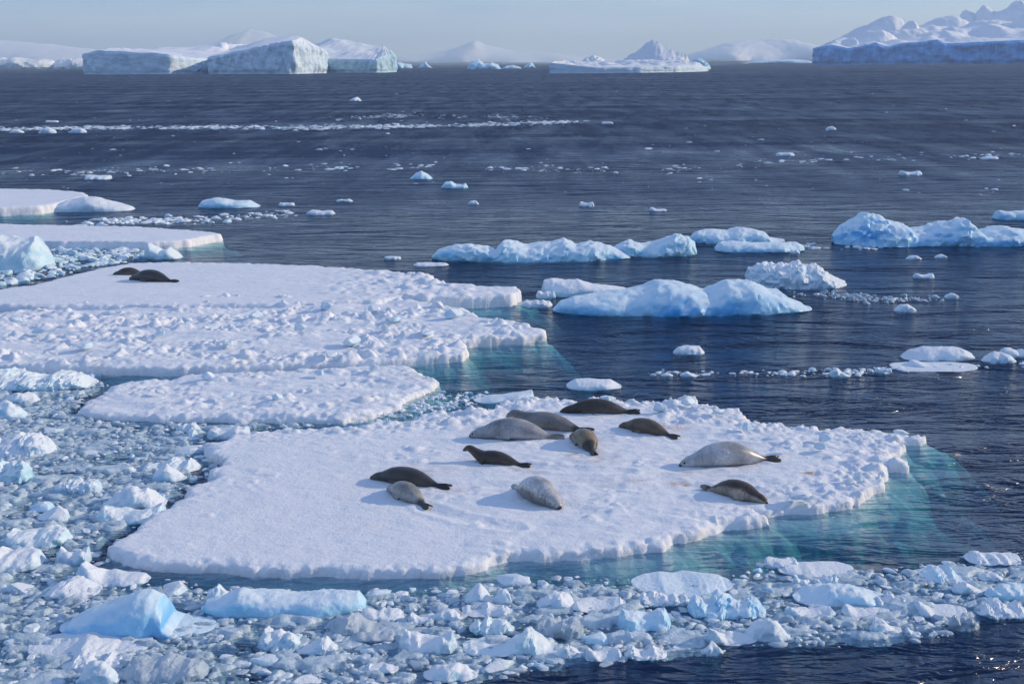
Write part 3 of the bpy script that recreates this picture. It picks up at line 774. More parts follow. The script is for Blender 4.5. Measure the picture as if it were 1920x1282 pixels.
for i, (x0, x1, yt, yb, st, lb) in enumerate(B):
    D = gp((x0 + x1) / 2., yb, 0.)[1]; wm = (x1 - x0) / F * D
    loaf('ice_chunk', lb, auto_sil(x0, x1, yt, yb, i + 300, st), yb - (yb - yt) * .05, wm * .6, 'white', 300 + i, None, 20, .12, .3, 'ice chunk', freq=1.3)

# ------------------------------------------------------------------ packed brash ice
def px_poly(px, z=0.0):
    return gp(np.array([p[0] for p in px]), np.array([p[1] for p in px]), z)[:, :2]
front_px = [(-260,1330),(-260,1040),(0,1040),(150,1030),(215,1042),(300,1084),(400,1098),(520,1104),(640,1102),(760,1106),(850,1098),(930,1088),(1040,1080),(1130,1082),
            (1200,1088),(1400,1072),(1440,1046),(1530,1062),(1640,1062),(1740,1056),(1820,1038),(1920,1036),(2080,1040),(2080,1120),(1920,1150),(1840,1170),(1790,1192),
            (1700,1206),(1560,1214),(1450,1212),(1350,1226),(1250,1238),(1110,1246),(990,1258),(930,1275),(880,1330)]
side_px = [(-260,1048),(-260,700),(0,694),(90,694),(190,700),(205,722),(170,742),(150,770),(210,786),(420,790),(540,790),(640,795),(560,802),(480,804),(420,820),(384,828),(388,852),(418,864),(390,882),(402,892),(358,908),
           (345,930),(305,952),(275,970),(240,1000),(200,1025),(150,1036)]
fp, sp2 = px_poly(front_px), px_poly(side_px)

def sheet(name, label, poly, res, seed, fade, holes):
    x0, y0 = poly.min(0); x1, y1 = poly.max(0)
    X, Y = np.meshgrid(np.arange(x0, x1, res), np.arange(y0, y1, res))
    sd = sdist(X, Y, poly)
    s = sd - .12 + .28 * fbm(X * .9, Y * .9, 0, seed, 4)
    Xw, Yw = X + .12 * fbm(X * 2.5, Y * 2.5, 3, seed, 3), Y + .12 * fbm(X * 2.5, Y * 2.5, 7, seed, 3)
    a = lumps(Xw * .68, Yw, .80, seed, .5, 4., .8, 3.); b = lumps(Xw * .75, Yw, .32, seed + 2, .7, 3.6, 1.0, 3.); c = lumps(Xw, Yw, .15, seed + 4, .8, 1.6, .5)
    gap = fbm(X * .5, Y * .6, 0, seed + 6, 4)
    Z = np.maximum(np.maximum(.11 * a - .016, .10 * b - .014), .05 * c - .012)
    Z = Z - .10 * ss(holes, holes + .25, gap) - .3 * ss(fade, 0, s) + .012 * fbm(X * 9, Y * 9, 0, seed + 7, 2)
    for fpoly in FLOES[:2]:
        Z = Z - .25 * ss(-.1, .12, sdist(X, Y, fpoly))
    Z = np.maximum(Z, -.10)
    V = np.stack([X + .03 * noise(X * 5, Y * 5, 1, seed), Y + .03 * noise(X * 5, Y * 5, 2, seed), Z], -1).reshape(-1, 3)
    Fc = grid_faces(*X.shape)
    ok = (Z.reshape(-1)[Fc].max(1) > -.09) & (s.reshape(-1)[Fc].min(1) > 0)
    v, f = compact(V, Fc[ok])
    o = link(name, mesh_from(name, v, f, M['slush'])); tag(o, label, kind='stuff')
sheet('brash_ice', 'tightly packed wet slush and ice crumbs of the front brash band', fp, .033, 81, .3, .24)
sheet('brash_ice', 'tightly packed wet slush and ice crumbs beside the ragged side of the seal floe', sp2, .042, 91, .3, .24)

# prototypes: broken blocks cut by random planes
def proto(seed, sub, mat):
    bm = bmesh.new(); bmesh.ops.create_icosphere(bm, subdivisions=sub, radius=1)
    r = np.random.RandomState(seed)
    V = np.array([v.co[:] for v in bm.verts]); T = np.array([[v.index for v in f.verts] for f in bm.faces]); bm.free()
    for k in range(11):
        n = r.normal(size=3); n[2] = abs(n[2]) * .8; n /= np.linalg.norm(n)
        d = r.uniform(.5, .85)
        e = V @ n - d
        V = V - np.outer(np.maximum(e, 0), n)
    V = V * (1 + .10 * fbm(V[:, 0] * 2.2, V[:, 1] * 2.2, V[:, 2] * 2.2, seed, 3)[:, None])
    V = V * np.array([1, r.uniform(.55, .85), r.uniform(.34, .62)])
    V[:, 2] += .08
    return V, T
PR = [proto(500 + k, 3, None) for k in range(14)]
PM = []
for k, (v, t) in enumerate(PR):
    PM.append(mesh_from('ice_chunk', v, t, M[('white', 'white', 'teal', 'clear', 'white', 'growler')[k % 6]])); PM[-1].set_sharp_from_angle(angle=math.radians(24))
PL = [proto(600 + k, 2, None) for k in range(10)]

def inside(P, poly): return sdist(P[:, 0], P[:, 1], poly)
taken = [(o.location.x, o.location.y, max(o.dimensions.x, .2) * .42) for o in COL.objects if o.name.split('.')[0] in ('ice_chunk', 'growler')]
def scatter(poly, n, smin, smax, label, group, seed, mg=.1, name='ice_chunk'):
    r = np.random.RandomState(seed); got = 0
    lo, hi = poly.min(0), poly.max(0)
    for _ in range(n * 60):
        p = lo + r.rand(2) * (hi - lo)
        if inside(p[None], poly)[0] < mg: continue
        if any(inside(p[None], q)[0] > -.15 for q in FLOES[:3]): continue
        s = smin + (smax - smin) * r.rand() ** 3.2
        if any((p[0] - a) ** 2 + (p[1] - b) ** 2 < (c + s * .8) ** 2 for a, b, c in taken): continue
        taken.append((p[0], p[1], s * .75))
        kk = r.randint(len(PM)); o = link(name, PM[kk], None, (p[0], p[1], -.06 * s))
        o.scale = (s, s * r.uniform(.8, 1.1), s * r.uniform(.45, .9)); o.rotation_euler = (r.normal() * .12, r.normal() * .12, r.uniform(0, 6.28))
        look = ('frosted white', 'frosted white', 'turquoise white', 'glassy grey', 'frosted white', 'pale blue')[kk % 6]
        tag(o, f'small {look} {label}', 'ice chunk', f'{look} {group}')
        got += 1
        if got >= n: break
visible = lambda x0, y0, x1, y1: px_poly([(x0, y0), (x1, y0), (x1, y1), (x0, y1)])
scatter(fp, 115, .12, .6, 'ice chunk packed in the front brash band', 'small chunks in the front brash band', 5)
scatter(sp2, 90, .14, .62, 'ice chunk packed beside the ragged side of the seal floe', 'small chunks beside the seal floe', 6)

def crumbs(name, label, n, place, smin, smax, seed, mat='white', flat=1.0, pw=2.5):
    r = np.random.RandomState(seed); VV, TT, off = [], [], 0
    for x, y in place(n, r):
        v, t = PL[r.randint(len(PL))]
        s = smin + (smax - smin) * r.rand() ** pw; a = r.uniform(0, 6.28)
        c_, s_ = math.cos(a), math.sin(a)
        w = v * np.array([s, s, s * flat * r.uniform(.6, 1.2)])
        w = np.stack([w[:, 0] * c_ - w[:, 1] * s_ + x, w[:, 0] * s_ + w[:, 1] * c_ + y, w[:, 2]], -1)
        VV.append(w); TT.append(t + off); off += len(v)
    me = mesh_from(name, np.vstack(VV), np.vstack(TT), M[mat]); me.set_sharp_from_angle(angle=math.radians(30))
    o = link(name, me)
    tag(o, label, kind='stuff')
    return o
def in_poly(poly, mg=.05):
    def f(n, r):
        P = poly.min(0) + r.rand(n * 4, 2) * (poly.max(0) - poly.min(0))
        P = P[inside(P, poly) > mg]
        for q in FLOES[:3]: P = P[sdist(P[:, 0], P[:, 1], q) < -.05]
        return P[:n]
    return f
def along(px, spread_px, seed, gap=-.30):
    """points strung along a line of photo pixels on the water"""
    px = np.array(px, float)
    def f(n, r):
        u = r.rand(n) * (len(px) - 1); i = u.astype(int); f_ = u - i
        q = px[i] * (1 - f_)[:, None] + px[np.minimum(i + 1, len(px) - 1)] * f_[:, None]
        cl = noise(q[:, 0] * .013, q[:, 1] * .1, 0, seed)
        k = cl > gap + .45 * r.rand(n)
        q = q[k]; qq = q + np.stack([r.normal(size=len(q)) * 12, r.normal(size=len(q)) * spread_px], -1)
        return gp(qq[:, 0], qq[:, 1], 0.)[:, :2]
    return f
crumbs('ice_crumbs', 'countless small white ice crumbs strewn over the front brash band', 1000, in_poly(fp, .0), .03, .16, 31, flat=.6)
crumbs('ice_crumbs', 'countless small white ice crumbs strewn beside the ragged side of the seal floe', 900, in_poly(sp2, .0), .035, .17, 32, flat=.6)
crumbs('ice_crumbs', 'wet glassy ice bits between the pieces of the front brash band', 900, in_poly(fp, .0), .04, .2, 61, 'clear', flat=.6)
crumbs('ice_crumbs', 'wet glassy ice bits between the pieces beside the seal floe', 800, in_poly(sp2, .0), .04, .22, 62, 'clear', flat=.6)
crumbs('ice_crumbs', 'long far brash line of white ice crumbs across the water', 3300, along([(-80,245),(150,240),(400,239),(600,239),(850,236),(1080,228)], 1.9, 3, -.55), .08, .8, 33, flat=.45, pw=5)
crumbs('ice_crumbs', 'patch of glinting ice crumbs above the far brash line', 500, along([(640,222),(760,216),(1000,222)], 2.2, 4), .1, .5, 34, flat=.4)
crumbs('ice_crumbs', 'faint second brash line of ice crumbs nearer than the first', 1100, along([(-80,318),(150,322),(400,318),(600,314),(900,314),(1200,320),(1500,302),(1960,290)], 3.5, 5), .06, .55, 35, flat=.45, pw=4)
crumbs('ice_crumbs', 'loose brash of white ice beyond the narrow smooth floe', 260, along([(160,418),(250,414),(330,414),(430,408),(560,398)], 3.5, 6), .12, .6, 36, flat=.6)
crumbs('ice_crumbs', 'rubble of wet ice between the hummock and the smooth floe', 420, in_poly(px_poly([(90,470),(110,456),(260,458),(330,474),(260,488),(190,498),(120,514),(0,536),(-60,536),(-40,508),(90,506)]), 0), .1, .55, 37, 'teal', flat=.75)
crumbs('ice_crumbs', 'grey slush patch with ice crumbs near the egg-shaped piece', 260, along([(1490,549),(1590,555),(1640,563),(1760,560)], 3.2, 7), .06, .26, 38, 'clear')
crumbs('ice_crumbs', 'thin brash trail past the low blue slab growler', 150, along([(1500,462),(1560,464),(1650,464)], 2.2, 8), .06, .32, 39, flat=.5)
crumbs('ice_crumbs', 'thin brash line of crumbs beyond the seal floe', 420, along([(1220,700),(1420,702),(1600,696),(1700,690),(1820,686),(2000,680)], 3.5, 9), .03, .2, 40, flat=.6)
crumbs('ice_crumbs', 'tiny bits of ice sprinkled across the far open sea', 420, lambda n, r: gp(r.uniform(-60, 1980, n), 132 + 230 * r.rand(n) ** 1.6, 0.)[:, :2], .1, .6, 41, pw=5, flat=.5)
crumbs('ice_crumbs', 'slush bits drifting in the turquoise channel', 260, in_poly(px_poly([(560,800),(690,782),(750,764),(830,735),(920,735),(890,760),(780,778),(700,792)]), 0), .03, .15, 42)

# blocks lying on the rough floes
def block_at(px, py, z, s, label, group):
    p = gp(float(px), float(py), z)
    o = link('ice_block', PM[random.randrange(2)], None, (p[0], p[1], z + .1 * s)); o.scale = (s, s, s * .8)
    o.rotation_euler = (0, random.uniform(-.2, .2), random.uniform(0, 6)); tag(o, label, 'ice block', group)
for (px, py, s) in [(80,620,.42),(205,588,.3),(350,600,.3),(480,592,.34),(610,575,.36),(660,640,.4),(560,615,.3),(740,600,.34),(700,580,.3),(430,645,.32),(160,650,.4),(300,625,.3),(800,625,.34),(850,590,.45),(620,665,.3),(30,600,.34)]:
    block_at(px, py, .5, s, 'angular snow-dusted ice block lying on the jumbled floe', 'ice blocks on the jumbled floe')
for (px, py, s) in [(425,741,.26),(390,706,.28),(600,700,.22),(700,690,.24),(300,735,.2),(520,745,.2)]:
    block_at(px, py, .32, s, 'small pale ice block lying on the low rough floe', 'ice blocks on the low rough floe')
for (px, py, s) in [(1500,930,.32),(1140,748,.28),(1400,800,.22),(1545,822,.24),(1540,838,.2),(1610,895,.24),(1480,840,.2),(1690,812,.24),(1290,754,.3),(1235,765,.3),(1345,772,.24)]:
    block_at(px, py, .36, s, 'small snow block lying on the rubbly rim of the seal floe', 'snow blocks on the seal floe rim')

# ------------------------------------------------------------------ icebergs
def berg(label, rim, spine, mat='berg', seed=1, N=420, K=26, Mr=26, flute=.035, lump=.05, group=None, cap_mat='berg', cell=None, cat='iceberg', ser=0.0):
    """rim: (px, py of the cliff edge, distance); spine: (px, py of the crown, distance)"""
    R = np.array([pt(float(a), float(b), float(c)) for a, b, c in rim]); S = np.array([pt(float(a), float(b), float(c)) for a, b, c in spine])
    R = np.vstack([R, R[:1]])
    L = np.r_[0, np.cumsum(np.hypot(*np.diff(R[:, :2], axis=0).T))]
    t = np.linspace(0, L[-1], N + 1)[:-1]
    E = np.stack([np.interp(t, L, R[:, k]) for k in range(3)], -1)
    size = L[-1] / 6; hm = E[:, 2].max()
    # outward normals
    d = np.roll(E[:, :2], -1, 0) - np.roll(E[:, :2], 1, 0); d /= np.linalg.norm(d, axis=1)[:, None] + 1e-9
    nrm = np.stack([d[:, 1], -d[:, 0]], -1)
    if ((E[:, :2] - E[:, :2].mean(0)) * nrm).sum() < 0: nrm = -nrm
    w1 = noise(E[:, 0] / size * 3, E[:, 1] / size * 3, 0, seed)
    E[:, 2] = np.maximum(E[:, 2] * (1 + .05 * noise(t / hm * 1.2, 0, 0, seed + 3) + .03 * noise(t / hm * 5, 0, 0, seed + 4)), 1.)
    rings = []
    f1 = 1 / (hm * .5)
    for k in range(K):
        z = -4 + (E[:, 2] + 4) * (k / (K - 1)) 
        lev = k / (K - 1)
        fl = ridged(t * f1 * 1.4, z * f1 * .25, 0, seed + 5, 3) * .8 + fbm(t * f1 * 3, z * f1 * 1.2, 0, seed + 6, 3)
        notch = -.6 * np.exp(-((z - 1.0) / (hm * .06)) ** 2)
        off = hm * flute * (2 * fl + notch * 1.5 - 1.2 * max(0, lev - .9) * 10)
        rings.append(np.stack([E[:, 0] + nrm[:, 0] * off, E[:, 1] + nrm[:, 1] * off, z], -1))
    # nearest crown point of every rim point
    o2, e2 = S[0, :2], S[-1, :2] - S[0, :2]
    e2l = np.hypot(*e2) + 1e-9
    qs = ((S[:, :2] - o2) @ e2) / e2l ** 2
    q = np.clip(((E[:, :2] - o2) @ e2) / e2l ** 2, 0, 1)
    C = np.hstack([o2 + q[:, None] * e2, np.interp(q, qs, S[:, 2])[:, None]])
    top = rings[-1]
    for k in range(1, Mr + 1):
        s = k / Mr
        q = top * (1 - s) + C * s
        zz = top[:, 2] * (1 - s) + C[:, 2] * s
        bump = lump * hm * (fbm(q[:, 0] / hm * .9, q[:, 1] / hm * .35, 0, seed + 8, 4) * 2) * min(1, s * 3)
        if ser:
            bump = bump + ser * hm * np.maximum(lumps(q[:, 0], q[:, 1] * .45, hm * .9, seed + 9, .6, 1.7, .8), 0) * min(1, s * 2.5) 
        q[:, 2] = zz + bump
        rings.append(q)
    V = np.array(rings).reshape(-1, 3)
    nr = len(rings)
    i = np.arange(nr - 1)[:, None] * N; j = np.arange(N)[None, :]; j2 = (j + 1) % N
    Fc = np.stack([i + j, i + j2, i + N + j2, i + N + j], -1)
    org = np.array([E[:, 0].mean(), E[:, 1].mean(), 0])
    e = link('iceberg', None, loc=org); tag(e, label, cat, group)
    flip = np.cross(np.r_[d[0], 0], (0, 0, 1))[:2] @ nrm[0] < 0
    for nm, a, b, mm in (('ice_cliff', 0, K - 1, mat), ('snow_crown', K - 1, nr - 1, cap_mat)):
        f = Fc[a:b].reshape(-1, 4)
        if flip: f = f[:, ::-1]
        v, f = compact(V - org, f)
        link(nm, mesh_from(nm, v, f, M[mm]), e)
    return e

def mat_cliff(name, ice, deep, streak):
    m, N, L, out = new_mat(name)
    geo = N.new('ShaderNodeNewGeometry'); co = geo.outputs['Position']
    n = noise_node(N, L, co, .06, 6, .62, (2.4, 1.6, .30)); n2 = noise_node(N, L, co, .18, 5, .6, (.5, .5, 1.4))
    r = ramp(N, L, n.outputs[0], [(.35, deep), (.6, ice)])
    b = N.new('ShaderNodeBsdfPrincipled'); b.inputs['Roughness'].default_value = .65
    L.new(r.outputs[0], b.inputs['Base Color'])
    ad = nd(N, 'ShaderNodeMath', operation='ADD'); L.new(n.outputs[0], ad.inputs[0]); L.new(n2.outputs[0], ad.inputs[1])
    bp = nd(N, 'ShaderNodeBump', Strength=streak * 1.3, Distance=6.); L.new(ad.outputs[0], bp.inputs['Height']); L.new(bp.outputs[0], b.inputs['Normal'])
    L.new(b.outputs[0], out.inputs['Surface'])
    return m
M['cliff'] = mat_cliff('iceberg_cliff_ice', (.68, .81, .92), (.56, .73, .88), .3)
M['cliff_teal'] = mat_cliff('iceberg_teal_ice', (.56, .76, .88), (.34, .58, .74), .4)
M['cliff_blue'] = mat_cliff('iceberg_blue_ice', (.22, .52, .92), (.12, .36, .80), .4)

berg('tabular iceberg with a long level cliff and a gently domed snow top',
     [(157,101,1730),(179,95,1700),(230,97,1680),(283,99,1660),(317,103,1655),(367,109,1700),(396,111,1770),(440,100,2100),(470,92,2400),(330,92,2400),(180,98,2300)],
     [(215,92,2000),(262,88,2000),(330,92,2050),(380,95,2150),(425,85,2250),(455,82,2300)], 'cliff', 3, cap_mat='snow_far', lump=.05)
berg('wedge-shaped iceberg sloping up to the highest prow, its end face sunlit',
     [(392,107,1620),(430,100,1600),(470,91,1575),(510,82,1550),(540,77,1530),(549,76,1530),(560,80,1545),(578,84,1570),(606,93,1615),(609,97,1680),(580,84,1850),(480,88,1850),(410,104,1760)],
     [(420,100,1690),(470,87,1690),(530,72,1680),(555,67,1650),(566,71,1640)], 'cliff', 5, cap_mat='snow_far', lump=.02, flute=.05)
berg('hump-backed iceberg with a teal undercut face, partly hidden by the wedge-shaped one',
     [(560,100,1750),(610,110,1700),(650,111,1680),(690,112,1650),(704,113,1640),(716,106,1650),(737,100,1700),(741,104,1760),(720,96,1950),(600,92,2000)],
     [(590,82,1860),(640,74,1860),(655,74,1850),(690,82,1840),(718,88,1820)], 'cliff_teal', 7, cap_mat='berg', lump=.06)
berg('low flat iceberg raft lying in front of the pyramid peak',
     [(1031,118,1320),(1060,121,1310),(1120,127,1310),(1200,126,1320),(1270,124,1350),(1310,123,1400),(1328,127,1450),(1300,122,1600),(1150,117,1650),(1050,117,1500)],
     [(1060,117,1420),(1150,121,1450),(1200,115,1460),(1250,114,1460),(1300,120,1470)], 'cliff', 9, cap_mat='berg', N=360, K=16, Mr=20, lump=.18)
berg('pyramid iceberg peak with one shaded slope and one brilliant sunlit slope',
     [(1154,122,1925),(1190,124,1888),(1222,126,1874),(1238,126,1870),(1275,124,1876),(1296,122,1900),(1285,118,2020),(1180,118,2040)],
     [(1205,88,1910),(1222,74,1904),(1232,78,1902),(1250,90,1900),(1272,98,1896),(1287,104,1894)], 'cliff', 11, cap_mat='snow_far', N=300, K=10, Mr=34, lump=.14, flute=.1)
berg('smaller shaded iceberg cone rising at the far end of the low raft',
     [(1076,124,1930),(1100,126,1905),(1140,126,1905),(1148,122,2000),(1090,121,2050)], [(1112,104,1950),(1118,105,1950)], 'cliff', 13, cap_mat='berg', N=200, K=8, Mr=24, lump=.2, flute=.1)
R_ = berg('huge iceberg with a sheer blue cliff and a crown of snowy seracs',
     [(1531,90,3250),(1553,84,3150),(1590,90,3130),(1617,86,3120),(1640,80,3100),(1665,88,3090),(1687,82,3080),(1720,80,3060),(1757,74,3040),(1775,82,3035),(1838,79,3000),(1920,75,2960),(2060,72,2900),(2100,74,3600),(1900,68,4300),(1700,74,4300),(1545,88,3900)],
     [(1580,76,3650),(1640,66,3640),(1700,60,3630),(1760,54,3620),(1850,44,3600),(1910,38,3580),(2040,30,3540)], 'cliff_blue', 15, cap_mat='snow_far', N=640, K=26, Mr=50, lump=.12, flute=.07, ser=.12)

# serac pinnacles crowning the huge iceberg (parts of it)
SR = [(3700, [(1556,84),(1578,72),(1600,57),(1628,48),(1650,37),(1671,30),(1690,37),(1693,47),(1705,62),(1725,80)]),
      (3600, [(1686,62),(1702,45),(1708,40),(1718,50),(1732,64)]),
      (3640, [(1700,62),(1720,54),(1745,41),(1770,33),(1790,31),(1812,42),(1830,58),(1850,62)]),
      (3760, [(1796,40),(1809,21),(1826,29),(1834,40)]), (3720, [(1826,36),(1842,11),(1850,17),(1862,24),(1884,38)]),
      (3680, [(1835,48),(1870,24),(1900,13),(1925,9),(1990,8),(2030,30)]), (3700, [(1888,18),(1908,2),(1920,10),(1934,18)]),
      (3380, [(1872,68),(1900,45),(1915,32),(1940,22),(2000,34),(2030,60)]), (3400, [(1628,86),(1650,64),(1690,57),(1728,55),(1748,66),(1775,84)]),
      (3300, [(1695,82),(1735,69),(1765,64),(1788,72),(1800,82)]), (3330, [(1786,80),(1810,63),(1845,56),(1880,60),(1915,74)]),
      (3230, [(1576,92),(1584,76),(1600,71),(1606,80),(1610,90)]), (3330, [(1590,84),(1625,62),(1650,58),(1668,64),(1690,82)])]
T1_ = [o for o in COL.objects if o.name == 'iceberg'][0]
def serac(sil, Y, depth, seed, parent):
    sil = np.array(sil, float); nu, nv = 40, 24
    px = np.linspace(sil[0, 0], sil[-1, 0], nu); py = np.interp(px, sil[:, 0], sil[:, 1])
    P = pt(px, py, Y); zb = P[:, 2].min() - (22 if Y > 2500 else 8)
    ph = np.linspace(0, math.pi, nv); c, s = np.cos(ph)[None], np.sin(ph)[None]
    Hh = P[:, 2] - zb
    u = np.linspace(0, 1, nu); w = depth / 2 * (.3 + .7 * np.sin(u * math.pi))
    X = P[:, 0][:, None] + 0 * s; Yy = Y - w[:, None] * c; Z = zb + Hh[:, None] * np.abs(s) ** .9
    f = 1 / 22.
    dv = (4 if Y > 2500 else 1.2) * (ridged(X * f, Yy * f, Z * f, seed) + fbm(X * f * 2, Yy * f * 2, Z * f * 2, seed + 1, 3))
    Yy = Yy - dv * c; Z = Z + dv * s * .7; X = X + (4 if Y > 2500 else 1) * noise(X * f, Yy * f, Z * f, seed + 2)
    V = np.stack([X, Yy, Z], -1).reshape(-1, 3) - np.array(parent.location)
    link('serac', mesh_from('serac', V, grid_faces(nu, nv)[:, ::-1], M['snow_far']), parent)
for k, (yy, s) in enumerate(SR): serac(s, yy, 130, 700 + k, R_)

for k, sl in enumerate([[(404,92),(412,80),(424,80),(430,90)],[(436,92),(446,85),(462,84),(472,90)],[(476,90),(490,83),(510,81),(530,86)]]): serac(sl, 2235, 40, 760 + k, T1_)
G = 'distant small icebergs along the horizon'
def far_loaf(label, sil, Y, depth, mat, seed, name='iceberg', cat='iceberg', group=None, kind=None, rough=.14, pow_=.75, nv=28, foot=.4, nu=None):
    sil = np.array(sil, float)
    b = ray(np.array([sil[:, 0].mean()]), np.array([0.]))[0]
    # waterline pixel of distance Y
    lo, hi = 100., 400.
    for _ in range(50):
        m_ = (lo + hi) / 2
        y = gp(np.array([sil[:, 0].mean()]), np.array([m_]), 0.)[0]
        if y[1] > Y or y[1] < 0: lo = m_
        else: hi = m_
    return loaf(name, label, sil, hi, depth, mat, seed, nu or 110, nv, rough, foot, cat, group, 1.2, pow_, kind)
far_loaf('small lumpy white iceberg alone between the big icebergs and the raft', [(876,128),(884,115),(896,112),(908,120),(922,118),(934,122),(940,130)], 2300, 50, 'growler', 801)
far_loaf('low white iceberg scrap next to the lumpy white iceberg', [(938,131),(950,124),(962,123),(975,126),(980,132)], 2350, 30, 'growler', 802)
far_loaf('shaded pointed iceberg scrap near the raft', [(978,130),(990,120),(996,117),(1000,121),(1006,131)], 2900, 40, 'growler', 803)
far_loaf('tiny triangular iceberg beyond the teal-faced one', [(782,130),(792,120),(798,116),(803,122),(815,131)], 3300, 40, 'growler', 804)
far_loaf('little block iceberg right behind the teal-faced one', [(738,128),(746,118),(758,120),(770,121),(774,129)], 3000, 50, 'growler', 805)
far_loaf('low far ice strip on the horizon past the triangular iceberg', [(815,129),(830,126),(850,125),(872,126),(880,129)], 4200, 50, 'growler', 806)
far_loaf('low ice scraps along the foot of the rounded snow hill', [(1390,121),(1410,115),(1440,114),(1480,112),(1510,113),(1530,118)], 4600, 90, 'growler', 807)
far_loaf('jagged sunlit ice scraps between the shaded cone and the pyramid peak', [(1130,125),(1138,117),(1144,120),(1151,116),(1160,119),(1168,115),(1176,120),(1186,125)], 1760, 26, 'growler', 811, rough=.25)
far_loaf('jagged sunlit ice scrap at the low end of the pyramid peak', [(1293,124),(1302,113),(1312,111),(1322,116),(1331,124)], 1760, 30, 'growler', 812, rough=.25)
far_loaf('far low ice scrap past the pyramid peak', [(1325,125),(1340,121),(1370,121),(1395,122)], 4200, 60, 'growler', 808)
far_loaf('sunlit ice cliff along the shore below the far pale hill', [(-120,112),(-60,110),(0,110),(20,112),(40,109),(60,113),(85,112),(100,114),(105,124)], 5200, 260, 'berg', 809, name='ice_cliff', cat='ice cliff')
far_loaf('low shaded ice shore running toward the tabular iceberg', [(95,120),(110,112),(140,110),(170,112),(210,116)], 5600, 220, 'berg', 810, name='ice_cliff', cat='ice cliff')
def hill(label, sil, Y, depth, seed):
    far_loaf(label, sil, Y, depth, 'snow_far', seed, name='hill', cat=None, kind='structure', rough=.05, pow_=1.0, nv=40, foot=4, nu=140)
hill('pale snow hill rising behind the tabular iceberg', [(-420,95),(-250,70),(-100,73),(0,77),(60,82),(130,90),(200,97),(300,105),(380,118)], 9000, 1700, 901)
hill('rounded pale snow hill beside the huge iceberg', [(1240,118),(1285,104),(1320,94),(1360,82),(1400,77),(1440,74),(1470,74),(1500,82),(1530,92),(1570,106),(1620,115)], 9000, 1300, 902)
hill('barely visible snow peak fading into the haze', [(700,116),(780,105),(840,95),(870,86),(893,77),(910,85),(960,96),(1020,98),(1080,106),(1180,114)], 16000, 2400, 903)
hill('faint snow peak lost in haze above the wedge-shaped iceberg', [(330,116),(400,92),(440,70),(475,57),(500,62),(530,76),(600,95),(700,114)], 20500, 2600, 904)

# ------------------------------------------------------------------ haze
def haze():
    m, N, L, out = new_mat('polar_haze')
    v = N.new('ShaderNodeVolumePrincipled')
    v.inputs['Color'].default_value = (.80, .94, 1, 1); v.inputs['Density'].default_value = HAZE; v.inputs['Anisotropy'].default_value = .2
    L.new(v.outputs[0], out.inputs['Volume'])
    x0, x1, y0, y1, z0, z1 = -16500, 16500, -450, 30500, -10, 545
    V = np.array([(x, y, z) for z in (z0, z1) for y in (y0, y1) for x in (x0, x1)], float)
    Fc = np.array([(0, 2, 3, 1), (4, 5, 7, 6), (0, 1, 5, 4), (2, 6, 7, 3), (0, 4, 6, 2), (1, 3, 7, 5)])
    o = link('haze', mesh_from('haze', V, Fc, m, False)); tag(o, 'thin cold haze softening the distance', kind='stuff')
HAZE = 6e-5
haze()

# ------------------------------------------------------------------ seals
def fur_mat():
    m, N, L, out = new_mat('seal_fur')
    at = nd(N, 'ShaderNodeAttribute', attribute_name='coat')
    tc = N.new('ShaderNodeTexCoord')
    n = noise_node(N, L, tc.outputs['Object'], 22, 4, .6)
    r = ramp(N, L, n.outputs[0], [(.3, (.72,) * 3), (.7, (1.12,) * 3)])
    mx = nd(N, 'ShaderNodeMix', data_type='RGBA', blend_type='MULTIPLY'); mx.inputs[0].default_value = 1
    L.new(at.outputs['Color'], mx.inputs[6]); L.new(r.outputs[0], mx.inputs[7])
    b = N.new('ShaderNodeBsdfPrincipled'); L.new(mx.outputs[2], b.inputs['Base Color'])
    b.inputs['Roughness'].default_value = .36; b.inputs['Coat Weight'].default_value = .15; b.inputs['Coat Roughness'].default_value = .25
    n2 = noise_node(N, L, tc.outputs['Object'], 60, 3, .6, (.5, 1, 1))
    bp = nd(N, 'ShaderNodeBump', Strength=.25, Distance=.012); L.new(n2.outputs[0], bp.inputs['Height']); L.new(bp.outputs[0], b.inputs['Normal'])
    L.new(b.outputs[0], out.inputs['Surface'])
    return m
M['fur'] = fur_mat()
TS = np.array([0, .012, .03, .06, .095, .13, .17, .23, .31, .40, .50, .60, .70, .79, .86, .91, .95])
RW = np.array([.008, .025, .033, .043, .056, .062, .066, .082, .104, .116, .120, .114, .094, .064, .040, .029, .022])
RH = np.array([.008, .022, .029, .039, .052, .058, .062, .078, .098, .108, .110, .102, .082, .055, .033, .023, .015])

